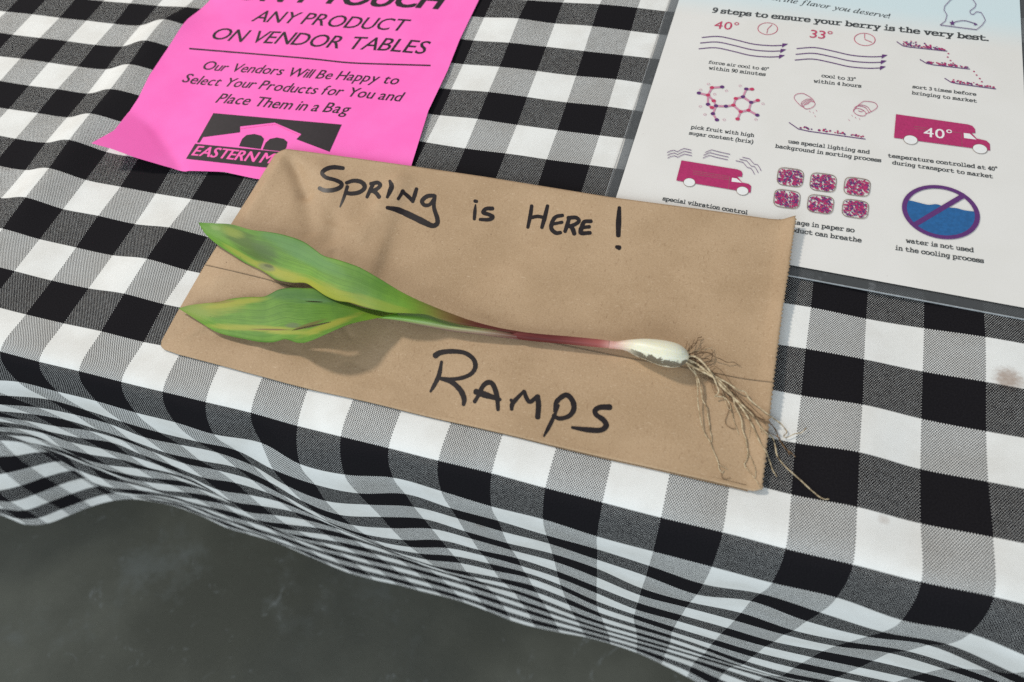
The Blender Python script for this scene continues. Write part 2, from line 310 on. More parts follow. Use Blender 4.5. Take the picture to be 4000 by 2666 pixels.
# ------------------------------------------------------------------ tablecloth: yarn-grid nodes (1 node = 1 check), smoothed
CL = [
    [-8800, 3490, 0, 0, -250, 0, 0, -249, 0, 0, -250, 0, 1, -250, 0, 0, -249, 0, 1, -250, 0, 2, -250, 0, 3, -250, 0, 3, -249, 0, 3, -250, 0, 5, -250, 0, 4, -249, 0, 4, -250, 0, 5, -249, 0, 4, -249, 0, 4, -250, 0, 3, -249, 0, 4, -250, 2, 5, -249, 9, 4, -249, 12, 5, -247, -24, 6, -192, -159, 4, -95, -230, 4, -21, -248, 4, 16, -249, 3, 26, -249, 3, 25, -249, 6, 18, -249, 7, 12, -250, 11, 7, -249, 13, 3, -250, 14, 1, -250, 15, 0, -249, 14, -1, -249, 14, -1, -249, 13, -1, -249, 12, 1, -249, 10, 2, -249, 7, 2, -249, 7, 3, -249, 7, 3, -250],
    [-8542, 3491, 0, 0, -250, 0, 1, -249, 0, 0, -250, 0, 0, -249, 0, 1, -250, 0, 1, -249, 0, 2, -250, 0, 2, -249, 0, 3, -250, 0, 4, -249, 0, 4, -250, 0, 5, -249, 0, 4, -250, 0, 4, -249, 0, 4, -249, 0, 4, -250, 0, 4, -249, 0, 4, -249, 2, 4, -249, 9, 5, -249, 12, 5, -248, -24, 5, -194, -155, 5, -98, -229, 4, -23, -248, 3, 16, -249, 3, 28, -248, 4, 27, -248, 5, 20, -249, 8, 13, -249, 10, 7, -249, 13, 2, -250, 15, 1, -249, 15, -1, -249, 14, -2, -249, 14, -1, -249, 13, -1, -250, 12, -1, -249, 9, 0, -249, 8, 1, -249, 6, 1, -250, 7, 1, -249],
    [-8283, 3492, 0, 0, -249, 0, 0, -250, 0, 0, -249, 0, 0, -250, 0, 1, -249, 0, 1, -250, 0, 2, -249, 0, 2, -249, 0, 4, -250, 0, 3, -249, 0, 5, -250, 0, 4, -249, 0, 4, -249, 0, 5, -250, 0, 4, -249, 0, 4, -249, 0, 3, -249, 0, 4, -250, 2, 5, -249, 9, 4, -249, 11, 6, -247, -23, 5, -197, -152, 4, -101, -227, 4, -25, -248, 3, 17, -249, 4, 30, -248, 3, 28, -247, 5, 22, -249, 8, 13, -249, 10, 7, -249, 13, 2, -249, 15, 0, -249, 15, -1, -250, 14, -1, -249, 14, -2, -249, 13, -2, -249, 12, -2, -249, 10, -2, -249, 7, -2, -250, 7, -1, -249, 6, -2, -249],
    [-8025, 3494, 0, 0, -250, 0, 1, -249, 0, 0, -250, 0, 0, -249, 0, 1, -250, 0, 1, -249, 0, 1, -249, 0, 3, -250, 0, 3, -249, 0, 4, -250, 0, 4, -249, 0, 5, -249, 0, 4, -250, 0, 4, -249, 0, 4, -249, 0, 4, -249, 0, 4, -250, 0, 4, -249, 2, 4, -249, 9, 5, -249, 11, 5, -247, -23, 5, -199, -149, 5, -104, -226, 4, -25, -248, 3, 16, -249, 3, 31, -247, 4, 29, -248, 5, 22, -248, 7, 13, -249, 11, 7, -249, 13, 3, -250, 14, 0, -249, 16, 0, -249, 14, -1, -249, 14, -1, -249, 13, -3, -249, 12, -3, -249, 9, -5, -249, 7, -6, -249, 7, -7, -250, 6, -7, -249],
    [-7766, 3495, 0, 0, -249, 0, 0, -250, 0, 0, -249, 0, 0, -250, 0, 1, -249, 0, 1, -250, 0, 2, -249, 0, 2, -250, 0, 4, -249, 0, 3, -249, 0, 5, -250, 0, 4, -249, 0, 5, -249, 0, 4, -249, 0, 4, -250, 0, 4, -249, 0, 4, -249, 0, 4, -249, 2, 4, -249, 8, 4, -249, 12, 6, -248, -23, 5, -200, -147, 5, -106, -225, 4, -26, -247, 3, 17, -249, 2, 30, -248, 4, 29, -247, 5, 21, -249, 7, 12, -249, 11, 7, -249, 13, 3, -249, 15, 2, -249, 15, 1, -249, 14, 0, -249, 14, 0, -249, 14, -2, -249, 12, -5, -249, 9, -9, -249, 7, -13, -249, 5, -15, -249, 6, -17, -249],
    [-7508, 3496, 0, 0, -250, 0, 0, -249, 0, 1, -250, 0, 0, -249, 0, 0, -249, 0, 1, -250, 0, 2, -249, 0, 3, -250, 0, 3, -249, 0, 4, -249, 0, 4, -250, 0, 5, -249, 0, 4, -249, 0, 5, -249, 0, 4, -250, 0, 3, -249, 0, 4, -249, 0, 4, -249, 2, 4, -249, 8, 5, -249, 11, 5, -248, -22, 6, -202, -145, 5, -107, -224, 3, -26, -248, 3, 18, -249, 3, 31, -247, 3, 28, -248, 5, 19, -248, 7, 10, -250, 11, 5, -249, 13, 3, -249, 15, 3, -248, 16, 3, -249, 14, 2, -249, 14, 1, -249, 14, -1, -249, 12, -5, -249, 9, -13, -249, 6, -21, -249, 5, -27, -247, 4, -31, -248],
    [-7249, 3496, 0, 0, -249, 0, 0, -249, 0, 0, -250, 0, 0, -249, 0, 1, -250, 0, 1, -249, 0, 1, -250, 0, 3, -249, 0, 3, -249, 0, 4, -250, 0, 5, -249, 0, 4, -249, 0, 5, -250, 0, 4, -249, 0, 4, -249, 0, 4, -249, 0, 4, -250, 0, 4, -249, 2, 4, -249, 8, 5, -249, 11, 5, -247, -22, 6, -202, -144, 5, -108, -225, 3, -26, -247, 3, 20, -249, 2, 33, -247, 3, 29, -247, 5, 18, -249, 7, 7, -249, 11, 3, -249, 13, 2, -249, 16, 3, -249, 16, 3, -248, 14, 2, -249, 13, 2, -249, 15, -1, -249, 12, -5, -249, 9, -13, -249, 6, -26, -248, 4, -40, -247, 3, -41, -246],
    [-6990, 3497, 0, -1, -250, 0, 0, -249, 0, 0, -250, 0, 0, -249, 0, 1, -250, 0, 1, -249, 0, 2, -249, 0, 2, -250, 0, 4, -249, 0, 4, -250, 0, 4, -249, 0, 5, -249, 0, 4, -249, 0, 5, -250, 0, 4, -249, 0, 4, -249, 0, 4, -249, 0, 3, -249, 2, 5, -249, 8, 4, -249, 11, 6, -248, -22, 6, -202, -145, 5, -107, -225, 3, -24, -247, 2, 21, -249, 3, 37, -246, 2, 34, -247, 5, 21, -248, 7, 8, -249, 10, 1, -249, 14, 0, -249, 16, 1, -248, 17, 1, -249, 13, -3, -249, 14, -2, -248, 15, -2, -249, 13, -4, -249, 8, -12, -249, 6, -20, -248, 3, -27, -248, 3, -29, -248],
    [-6732, 3497, 0, 0, -250, 0, 0, -249, 0, 0, -250, 0, 0, -249, 0, 0, -250, 0, 1, -249, 0, 2, -250, 0, 3, -249, 0, 3, -249, 0, 4, -250, 0, 5, -249, 0, 4, -249, 0, 5, -249, 0, 5, -250, 0, 4, -249, 0, 4, -249, 0, 3, -249, 0, 4, -249, 2, 4, -249, 9, 5, -249, 11, 5, -248, -23, 7, -200, -147, 4, -105, -226, 4, -23, -248, 2, 23, -248, 2, 41, -246, 2, 40, -245, 3, 30, -248, 6, 16, -248, 10, 5, -249, 14, 0, -248, 17, -1, -249, 19, -6, -248, 13, -14, -248, 15, -11, -248, 15, -7, -249, 14, -7, -248, 8, -11, -249, 5, -13, -249, 1, -12, -249, 1, -13, -249],
    [-6473, 3496, 0, -1, -249, 0, 0, -250, 0, 0, -249, 0, 0, -250, 0, 1, -249, 0, 0, -250, 0, 2, -249, 0, 3, -249, 0, 3, -250, 0, 5, -249, 0, 4, -249, 0, 5, -250, 0, 5, -249, 0, 4, -249, 0, 4, -249, 0, 4, -250, 0, 4, -249, 0, 4, -249, 2, 4, -249, 9, 5, -249, 11, 5, -247, -23, 6, -197, -152, 5, -101, -227, 3, -21, -248, 2, 23, -248, 2, 43, -246, 1, 47, -244, 2, 41, -246, 4, 31, -247, 7, 19, -248, 13, 7, -249, 18, -1, -248, 21, -11, -248, 15, -30, -246, 17, -27, -247, 16, -18, -248, 15, -15, -248, 8, -15, -249, 5, -16, -249, 1, -14, -248, 1, -12, -250],
    [-6215, 3496, 0, 0, -250, 0, 0, -249, 0, -1, -250, 0, 0, -249, 0, 1, -250, 0, 1, -249, 0, 1, -250, 0, 3, -249, 0, 4, -249, 0, 4, -250, 0, 5, -249, 0, 5, -249, 0, 5, -250, 0, 4, -249, 0, 4, -249, 0, 4, -249, 0, 4, -250, 0, 3, -249, 2, 5, -249, 9, 4, -249, 12, 6, -247, -24, 6, -192, -158, 5, -96, -229, 3, -18, -249, 2, 23, -248, 1, 43, -246, 1, 50, -244, 1, 50, -245, 2, 46, -245, 3, 39, -246, 7, 26, -248, 15, 11, -249, 23, -10, -248, 18, -43, -245, 21, -46, -244, 22, -38, -246, 18, -31, -247, 8, -25, -248, 4, -20, -249, 0, -24, -248, 2, -20, -249],
    [-5956, 3494, 0, -1, -249, 0, 0, -249, 0, 0, -250, 0, 0, -249, 0, 0, -250, 0, 1, -249, 0, 1, -250, 0, 3, -249, 0, 4, -250, 0, 4, -249, 0, 5, -249, 0, 5, -250, 0, 5, -249, 0, 5, -249, 0, 4, -249, 0, 4, -250, 0, 4, -249, 0, 3, -249, 2, 4, -249, 10, 5, -249, 12, 6, -247, -25, 6, -187, -164, 4, -89, -233, 3, -16, -249, 2, 25, -248, 1, 41, -247, 1, 50, -245, 0, 54, -244, 1, 57, -244, 0, 57, -244, 1, 53, -245, 6, 40, -248, 16, 9, -250, 20, -53, -244, 30, -66, -242, 30, -61, -243, 24, -54, -246, 8, -29, -249, 2, -6, -251, -6, -5, -249, -1, -11, -249],
    [-5698, 3493, 0, 0, -249, 0, -1, -250, 0, 0, -249, 0, 0, -250, 0, 0, -249, 0, 1, -250, 0, 1, -249, 0, 3, -250, 0, 4, -249, 0, 5, -249, 0, 5, -250, 0, 5, -249, 0, 5, -249, 0, 5, -250, 0, 4, -249, 0, 4, -249, 0, 3, -249, 0, 4, -250, 2, 4, -249, 10, 5, -248, 13, 5, -248, -26, 6, -181, -170, 5, -85, -235, 3, -13, -249, 1, 25, -249, 1, 42, -247, 0, 50, -246, 0, 57, -245, 0, 63, -244, -1, 71, -242, -3, 76, -241, -5, 77, -243, -4, 58, -248, 26, -75, -244, 40, -82, -239, 33, -68, -244, 15, -32, -250, -5, -8, -251, -6, 5, -250, -13, 4, -250, 4, -18, -248],
    [-5439, 3491, 0, -1, -249, 0, 0, -250, 0, -1, -249, 0, 0, -250, 0, 0, -249, 0, 1, -250, 0, 1, -249, 0, 3, -249, 0, 4, -250, 0, 5, -249, 0, 5, -250, 0, 6, -249, 0, 5, -249, 0, 5, -249, 0, 4, -250, 0, 4, -249, 0, 3, -249, 0, 3, -249, 3, 5, -249, 9, 5, -249, 13, 5, -248, -26, 6, -179, -173, 5, -82, -235, 2, -12, -250, 2, 25, -249, 0, 43, -246, 0, 52, -245, 0, 61, -244, -1, 70, -241, -1, 80, -239, -5, 86, -236, -5, 78, -240, 1, 28, -251, 18, -34, -249, 33, -50, -245, 12, -21, -248, 1, -8, -250, -15, 3, -248, -4, 1, -249, -12, 4, -249, -1, -10, -249],
    [-5181, 3489, 0, 0, -249, 0, -1, -250, 0, 0, -249, 0, -1, -250, 0, 0, -249, 0, 1, -250, 0, 1, -249, 0, 3, -250, 0, 4, -249, 0, 6, -249, 0, 4, -250, 0, 6, -249, 0, 6, -249, 0, 5, -249, 0, 4, -250, 0, 4, -249, 0, 3, -249, 0, 3, -249, 3, 4, -249, 9, 5, -249, 13, 6, -247, -26, 6, -179, -173, 4, -81, -236, 3, -14, -249, 1, 24, -249, 1, 44, -246, 0, 56, -244, -2, 70, -240, -1, 81, -237, -3, 87, -235, -3, 79, -238, -4, 35, -248, 1, 27, -249, 14, 24, -249, 16, 14, -250, 0, 4, -250, -4, 0, -250, -18, 9, -247, -4, 0, -249, -10, 3, -248, 4, -18, -249],
    [-4922, 3487, 0, -1, -249, 0, -1, -250, 0, 0, -249, 0, 0, -250, 0, 0, -250, 0, 0, -249, 0, 1, -250, 0, 3, -249, 0, 4, -250, 0, 6, -249, 0, 5, -250, 0, 6, -249, 0, 6, -249, 0, 5, -249, 0, 4, -249, 0, 4, -249, 0, 3, -249, 0, 3, -249, 3, 4, -249, 9, 5, -249, 14, 6, -247, -27, 6, -179, -173, 4, -82, -236, 3, -13, -249, 1, 23, -249, 0, 43, -246, 0, 59, -242, -2, 77, -238, -2, 92, -233, -3, 91, -233, -4, 37, -247, -3, 29, -248, 2, 40, -246, 13, 38, -246, 14, 42, -245, -1, 20, -249, -7, 3, -250, -17, 7, -248, -6, 16, -250, -12, 12, -249, 0, -2, -249],
    [-4664, 3485, 0, -1, -249, 0, 0, -250, 0, -1, -250, 0, 0, -249, 0, 0, -250, 0, 0, -250, 0, 1, -250, 0, 3, -250, 0, 4, -250, 0, 7, -250, 0, 4, -248, 0, 7, -249, 0, 5, -249, 0, 6, -249, 0, 3, -248, 0, 5, -249, 0, 3, -249, 0, 3, -249, 2, 4, -249, 10, 5, -249, 14, 6, -247, -27, 6, -179, -173, 4, -80, -236, 3, -12, -249, 1, 25, -248, 0, 43, -246, -1, 57, -243, -2, 71, -240, -3, 82, -235, -3, 80, -237, -4, 40, -246, -2, 41, -245, 2, 40, -246, 4, -13, -249, 0, 1, -250, -2, 14, -249, -3, 15, -248, -6, 35, -247, -2, 43, -246, -7, 53, -244, -5, 49, -244],
    [-4406, 3484, 0, 0, -250, 0, -1, -249, 0, -1, -250, 0, 0, -249, 0, 0, -250, 0, 0, -250, 0, 1, -250, 0, 2, -250, 0, 5, -249, 0, 9, -250, -2, 2, -250, 2, 8, -249, 1, 5, -248, 0, 7, -249, -1, 2, -249, 0, 5, -249, 0, 3, -249, 0, 2, -249, 2, 4, -249, 10, 6, -248, 14, 6, -247, -27, 5, -179, -173, 5, -77, -237, 3, -5, -249, 0, 30, -248, -1, 45, -246, 0, 56, -243, -2, 63, -241, -3, 69, -240, -4, 65, -241, -4, 48, -244, -1, 46, -246, 1, 32, -247, 0, -38, -248, -3, -20, -249, -1, 16, -250, 1, 45, -246, -4, 74, -240, -3, 61, -242, -5, 46, -245, -6, 49, -245],
    [-4147, 3483, 0, -1, -249, 0, -1, -250, 0, 0, -249, 0, -1, -250, 0, 0, -249, 0, -1, -250, 0, 1, -250, 0, 3, -249, 0, 5, -250, 0, 10, -249, -2, 1, -251, -1, 9, -249, 4, 5, -249, -1, 7, -248, 0, 2, -250, 0, 5, -249, 0, 3, -249, 0, 2, -249, 2, 4, -248, 10, 6, -249, 14, 6, -247, -27, 5, -178, -174, 5, -69, -239, 2, 6, -249, 0, 40, -246, -3, 52, -244, 0, 58, -243, -3, 61, -242, -3, 68, -240, -4, 66, -240, -1, 22, -249, -2, 23, -248, 0, 22, -249, 0, -24, -248, -1, -3, -250, -3, 39, -246, -2, 64, -242, -2, 62, -242, -2, 51, -244, -4, 24, -248, -5, 26, -248],
    [-3889, 3483, 0, -1, -250, 0, 0, -249, 0, -1, -250, 0, -1, -249, 0, 0, -249, 0, -1, -250, 0, 1, -249, 0, 3, -250, 0, 5, -249, 0, 9, -249, -1, 1, -251, -1, 12, -249, 1, 3, -251, -2, 9, -248, 1, 0, -249, 2, 7, -249, 0, 2, -249, 0, 1, -249, 1, 4, -249, 11, 7, -249, 15, 7, -246, -28, 4, -175, -176, 5, -57, -242, 0, 20, -249, -2, 53, -243, -5, 61, -242, 0, 61, -241, -3, 58, -243, 0, 43, -245, -2, 36, -246, -2, 16, -249, -2, 16, -248, 0, 21, -248, -1, 17, -248, -4, 23, -248, -3, 39, -246, 0, 52, -243, 0, 45, -245, -2, 24, -248, -3, 15, -249, -7, 14, -249],
    [-3631, 3482, 0, -1, -249, 0, 0, -250, 0, -1, -249, 0, -1, -250, 0, -1, -249, 0, 0, -250, 0, 1, -249, 0, 2, -250, 1, 5, -249, 0, 9, -249, -2, 1, -251, 3, 13, -248, -3, 3, -251, -1, 10, -248, -2, -1, -252, 0, 8, -248, 3, 3, -249, 0, 0, -248, 4, 4, -249, 12, 7, -248, 14, 7, -247, -30, 4, -169, -181, 4, -42, -245, -1, 34, -247, -3, 61, -242, -6, 61, -242, 2, 54, -243, -3, 47, -246, 0, -7, -250, -5, 20, -247, -1, 25, -248, 0, 28, -247, 0, 30, -247, -2, 41, -245, -4, 39, -246, -2, 35, -247, 0, 33, -246, 0, 27, -248, -2, 17, -249, -4, 11, -249, -6, 11, -249],
    [-3373, 3481, 0, 0, -249, 0, -1, -250, 0, -1, -249, 0, -1, -250, 0, -1, -250, 0, 0, -250, 0, 0, -249, 0, 2, -250, 3, 4, -250, 7, 8, -251, 6, 3, -247, -2, 14, -247, -6, 3, -249, -8, 7, -250, 3, 1, -249, 0, 11, -248, -6, 2, -251, -1, -2, -248, 23, 5, -249, 4, 8, -249, 8, 8, -246, -32, 2, -162, -188, 4, -22, -247, -3, 47, -245, -3, 62, -241, -7, 51, -244, 5, 34, -246, -4, 29, -247, -1, 10, -248, -4, 15, -248, 0, 27, -248, -1, 33, -246, 0, 22, -248, -2, 38, -246, -4, 38, -246, -2, 32, -247, 0, 24, -248, 0, 22, -248, -2, 21, -248, -3, 22, -249, -5, 20, -248],
    [-3115, 3481, 0, 0, -250, 0, -1, -249, 0, 0, -250, 0, -2, -250, 0, -1, -249, 0, -1, -250, 0, 0, -250, 0, 3, -250, 3, 3, -249, 23, -1, -243, 60, 1, -252, 4, 13, -250, -8, 3, -251, -7, 6, -251, 2, 5, -250, -7, 11, -248, -9, 2, -250, 0, 6, -248, -8, 7, -248, -24, 9, -248, 5, 9, -246, -32, -1, -148, -199, 3, 4, -249, -5, 56, -243, -1, 57, -244, -7, 30, -246, 8, 33, -247, -6, 27, -245, -3, 20, -247, -4, 24, -247, 1, 19, -247, -2, 41, -245, -1, 29, -247, -1, 22, -247, -2, 19, -248, -1, 17, -249, -1, 18, -248, 0, 20, -248, -1, 25, -248, -3, 29, -248, -4, 26, -248],
    [-2856, 3481, 0, -1, -250, 0, 0, -249, 0, -1, -250, 0, -1, -249, 0, -2, -250, 0, -1, -250, 0, 0, -249, 0, 2, -250, 3, 2, -249, 14, -1, -249, 26, 2, -249, 7, 11, -250, -4, 5, -250, -3, 5, -250, -6, 4, -249, -22, 10, -252, 0, 4, -250, -2, 8, -248, 4, 7, -248, 7, 11, -248, 10, 9, -246, -21, -5, -119, -216, 2, 29, -246, -6, 49, -243, 2, 40, -245, -10, 36, -245, 11, 28, -247, -5, 6, -249, -5, 13, -249, -4, 50, -243, -1, 34, -247, -1, 32, -247, 0, 26, -247, -1, 18, -248, -1, 9, -249, -1, 6, -249, 0, 10, -249, -1, 16, -249, -1, 22, -248, -2, 25, -248, -4, 24, -248],
    [-2598, 3481, 0, 0, -249, 0, -1, -250, 0, -1, -249, 0, -1, -250, 0, -2, -250, 0, -2, -249, 0, 0, -250, 0, 2, -250, 1, 2, -249, 4, -1, -250, 6, 3, -250, 4, 10, -249, -2, 5, -250, -1, 5, -251, -2, 3, -250, 2, 13, -248, -6, 4, -248, 1, 7, -249, -3, 7, -250, 3, 12, -249, 12, 13, -247, 0, -17, -64, -230, 6, 21, -247, -4, 24, -247, 2, 16, -249, -10, 43, -244, 11, 3, -248, -5, 22, -246, -5, 29, -246, -4, 33, -245, -1, 31, -246, -1, 28, -247, -1, 24, -247, 0, 19, -248, -1, 15, -248, -1, 11, -249, 0, 12, -248, 0, 12, -249, -1, 15, -249, -2, 16, -248, -4, 18, -249],
    [-2340, 3482, 0, 0, -250, 0, -1, -249, 0, -1, -250, 0, -1, -249, 0, -2, -250, 0, -2, -250, 0, -1, -249, 0, 2, -250, 0, 3, -250, 0, 0, -249, 1, 4, -250, 1, 8, -249, -1, 5, -250, 0, 5, -249, 0, 5, -249, 2, 12, -250, -5, 4, -249, 0, 7, -249, 4, 7, -250, 3, 12, -250, 11, 12, -247, -3, -15, -57, -238, 7, 15, -247, -8, 26, -244, 2, 5, -246, -11, 33, -244, 13, 8, -248, -7, 17, -248, -6, 21, -247, -6, 22, -247, -1, 18, -247, -2, 23, -247, -1, 26, -247, 1, 28, -246, 1, 27, -247, 1, 23, -248, 0, 19, -248, 0, 15, -248, -1, 11, -249, -2, 10, -249, -3, 10, -249],
    [-2082, 3482, 0, 0, -249, 0, -1, -250, 0, -1, -249, 0, -1, -250, 0, -2, -249, 0, -3, -250, 0, -2, -250, 0, 3, -249, 0, 3, -250, 0, 2, -249, 0, 4, -249, 0, 8, -250, 0, 5, -249, 0, 4, -249, 0, 6, -249, 0, 10, -249, -1, 4, -248, 20, 6, -249, 12, 7, -250, 1, 13, -252, -4, 13, -245, -19, -12, -57, -240, 4, 1, -247, -10, 18, -248, 4, 10, -248, -12, 29, -247, 13, 6, -249, -9, 6, -249, -8, 6, -247, -10, 9, -247, 2, 17, -246, -2, 30, -245, 1, 37, -245, 2, 39, -244, 3, 35, -245, 1, 31, -247, 1, 24, -247, 0, 16, -248, -1, 10, -249, -1, 5, -249, -3, 5, -249],
    [-1823, 3482, 0, -1, -249, 0, 0, -250, 0, -1, -249, 0, -2, -250, 0, -2, -249, 0, -4, -250, 0, -2, -249, 0, 3, -250, 0, 4, -249, 0, 3, -250, 0, 4, -249, 0, 8, -250, 0, 4, -249, 0, 5, -250, 0, 5, -249, 0, 9, -250, 2, 4, -250, 0, 7, -248, -2, 6, -249, 13, 16, -246, -7, 14, -245, -5, -16, -64, -236, 8, 1, -248, -15, 32, -242, 6, 8, -248, -13, 33, -244, 12, 15, -247, -13, 7, -246, -7, 7, -247, -10, 15, -247, 4, 15, -249, -1, 26, -246, 2, 31, -246, 3, 33, -246, 2, 31, -247, 2, 27, -247, 1, 22, -247, 0, 17, -249, 0, 11, -249, -1, 7, -249, -2, 6, -249],
    [-1565, 3482, 0, 0, -249, 0, -1, -250, 0, -1, -249, 0, -2, -250, 0, -3, -249, 0, -3, -250, 0, -4, -249, 0, 4, -250, 0, 4, -249, 0, 5, -250, 0, 5, -249, 0, 7, -249, 0, 4, -249, 0, 5, -250, 0, 5, -249, 0, 7, -249, 1, 5, -249, -1, 7, -249, 0, 6, -249, 11, 15, -247, 17, 17, -246, -19, -20, -64, -235, 9, 4, -249, -15, 39, -243, 6, 13, -248, -11, 18, -246, 8, 8, -247, -13, 22, -245, -7, 18, -247, -10, 24, -246, 2, 22, -248, 1, 23, -247, 3, 24, -248, 3, 25, -247, 3, 25, -248, 2, 23, -248, 1, 21, -248, 1, 17, -248, 0, 14, -249, -1, 14, -249, -1, 11, -249],
    [-1307, 3481, 0, 0, -249, 0, -1, -250, 0, -1, -249, 0, -2, -250, 0, -3, -249, 0, -4, -249, 0, -5, -250, 0, 5, -249, 0, 4, -250, 0, 7, -249, 0, 5, -249, 0, 7, -249, 0, 4, -249, 0, 4, -249, 0, 6, -249, 0, 6, -249, 0, 5, -249, 0, 6, -249, 2, 7, -249, 14, 14, -247, 23, 20, -246, -31, -23, -78, -226, 5, 24, -246, -10, 11, -248, 1, 1, -249, -9, 8, -249, 5, 16, -247, -10, 33, -246, -7, 34, -246, -8, 34, -246, 1, 31, -247, 2, 28, -247, 3, 25, -247, 3, 23, -248, 3, 22, -248, 3, 21, -248, 1, 19, -249, 1, 17, -248, 0, 14, -249, 0, 12, -249, 0, 12, -249],
    [-1048, 3479, 0, -1, -249, 0, -1, -250, 0, -1, -249, 0, -1, -250, 0, -4, -249, 0, -5, -249, 0, -7, -250, 0, 8, -249, 0, 4, -249, 0, 8, -250, 0, 4, -249, 0, 8, -248, 0, 3, -249, 0, 5, -249, 0, 5, -249, 0, 6, -248, 0, 5, -249, 0, 6, -248, 3, 7, -248, 16, 12, -247, 24, 19, -243, -35, -14, -58, -238, -4, -50, -242, -14, 1, -247, 0, 5, -248, -7, 15, -247, 6, 23, -247, -9, 38, -246, -7, 41, -245, -6, 42, -245, 1, 39, -245, 3, 36, -246, 3, 32, -247, 4, 27, -247, 3, 23, -248, 2, 21, -248, 2, 19, -249, 1, 16, -248, 0, 16, -249, 0, 14, -249, 1, 14, -249],
    [-790, 3477, 0, -1, -250, 0, 0, -249, 0, -1, -250, 0, -2, -249, 0, -3, -250, 0, -6, -249, 0, -10, -250, 1, 10, -249, 3, 4, -250, -5, 10, -248, 2, 4, -250, -2, 9, -249, -1, 2, -249, 0, 4, -248, 2, 6, -248, 0, 5, -248, 0, 5, -249, 0, 6, -248, 3, 6, -247, 16, 12, -247, 21, 18, -243, -47, -15, -114, -222, 1, -10, -248, -18, -5, -245, 0, 9, -247, -6, 22, -246, 5, 23, -247, -10, 34, -246, -7, 37, -246, -6, 39, -245, 2, 42, -245, 3, 41, -245, 4, 38, -246, 4, 34, -246, 3, 28, -247, 3, 22, -248, 2, 19, -249, 1, 15, -248, 0, 15, -249, 1, 15, -249, 1, 15, -249],
    [-532, 3475, 0, 0, -249, 0, -1, -250, 0, -1, -250, 0, -2, -250, 0, -3, -250, 0, -7, -251, 0, -14, -251, 1, 12, -246, 28, 6, -249, -11, 10, -248, -6, 5, -249, -2, 8, -249, 0, 2, -250, -9, 6, -248, -1, 5, -248, 0, 5, -248, 0, 5, -249, 0, 5, -249, 3, 7, -248, 15, 10, -248, 24, 10, -246, -28, -8, -104, -227, -1, 0, -250, -17, 24, -248, 0, 17, -249, -8, 15, -248, 9, 11, -249, -12, 28, -247, -6, 31, -247, -5, 27, -247, 2, 28, -247, 3, 40, -245, 5, 41, -244, 5, 37, -246, 3, 30, -247, 3, 24, -247, 2, 17, -249, 1, 14, -248, 1, 11, -249, 1, 9, -249, 1, 8, -249],
    [-274, 3476, 0, 0, -250, 0, -1, -249, 0, -1, -250, 0, -2, -250, 0, -3, -250, 0, -7, -249, 2, -12, -250, 5, 10, -249, 9, 7, -248, -3, 9, -249, 2, 6, -249, -2, 7, -249, -10, 3, -249, -3, 5, -249, 0, 5, -249, 0, 5, -249, 0, 5, -249, 0, 5, -249, 2, 6, -248, 16, 9, -248, 27, 8, -247, -16, -13, -57, -236, 0, 12, -248, -15, 18, -247, -2, 18, -248, -9, 23, -247, 7, 12, -249, -12, 24, -247, -2, 20, -248, -5, 22, -247, 4, 9, -249, 7, 29, -247, 5, 36, -246, 5, 33, -246, 4, 24, -248, 3, 23, -248, 1, 17, -248, 2, 12, -249, 1, 8, -249, 1, 4, -249, 1, -3, -250],
    [-16, 3478, 0, 0, -249, 0, 0, -250, 0, -2, -249, 0, -1, -250, 0, -4, -250, 0, -6, -249, 4, -10, -249, 10, 8, -250, 2, 6, -249, -7, 10, -250, 3, 6, -249, -5, 6, -250, -4, 3, -250, -3, 6, -248, 0, 5, -249, 0, 5, -249, 0, 4, -249, 0, 5, -249, 3, 5, -249, 15, 8, -248, 28, 5, -249, -11, -10, -59, -239, 1, 6, -249, -17, 30, -245, 0, 11, -248, -11, 33, -246, 6, 10, -248, -12, 35, -246, -3, 22, -248, -5, 20, -248, 5, 16, -248, 8, 27, -247, 8, 27, -247, 5, 28, -248, 3, 12, -249, 3, 21, -248, 2, 19, -248, 2, 14, -249, 1, 10, -249, 2, 6, -249, 2, 3, -250],
    [242, 3481, 0, 0, -250, 0, 0, -249, 0, -1, -250, 0, -2, -249, 0, -3, -249, 0, -6, -249, 4, -7, -249, 8, 8, -249, -1, 4, -249, -6, 10, -249, 5, 6, -249, -4, 7, -250, -2, 2, -249, -2, 5, -251, -2, 4, -249, 0, 5, -250, 0, 4, -250, 0, 4, -249, 3, 6, -248, 15, 7, -248, 28, 5, -246, -17, -9, -73, -235, -2, 15, -246, -13, 22, -246, -3, 15, -247, -9, 34, -245, 0, 26, -246, -9, 23, -247, -4, 26, -247, -5, 29, -247, 6, 14, -248, 10, 15, -248, 8, 16, -249, 5, 20, -248, 4, 19, -248, 3, 22, -248, 2, 22, -248, 2, 20, -249, 1, 17, -248, 2, 14, -249, 2, 13, -249],
    [500, 3482, 0, 0, -249, 0, 0, -250, 0, -1, -249, 0, -2, -249, 0, -3, -250, 0, -5, -249, 2, -5, -249, 3, 6, -250, -1, 5, -249, -2, 9, -249, 1, 5, -250, -1, 7, -249, 0, 3, -250, -1, 4, -250, -1, 5, -250, 0, 4, -249, 0, 3, -250, 0, 5, -250, 3, 5, -250, 15, 6, -249, 26, 3, -249, -11, -8, -66, -235, -2, 6, -248, -9, 34, -245, -5, 21, -247, -9, 27, -246, -3, 13, -247, -8, 24, -247, -5, 19, -247, -5, 27, -247, 6, 12, -248, 12, 14, -249, 8, 14, -248, 6, 24, -248, 4, 25, -248, 4, 29, -247, 2, 26, -248, 2, 25, -248, 2, 24, -248, 1, 23, -248, 2, 24, -248],
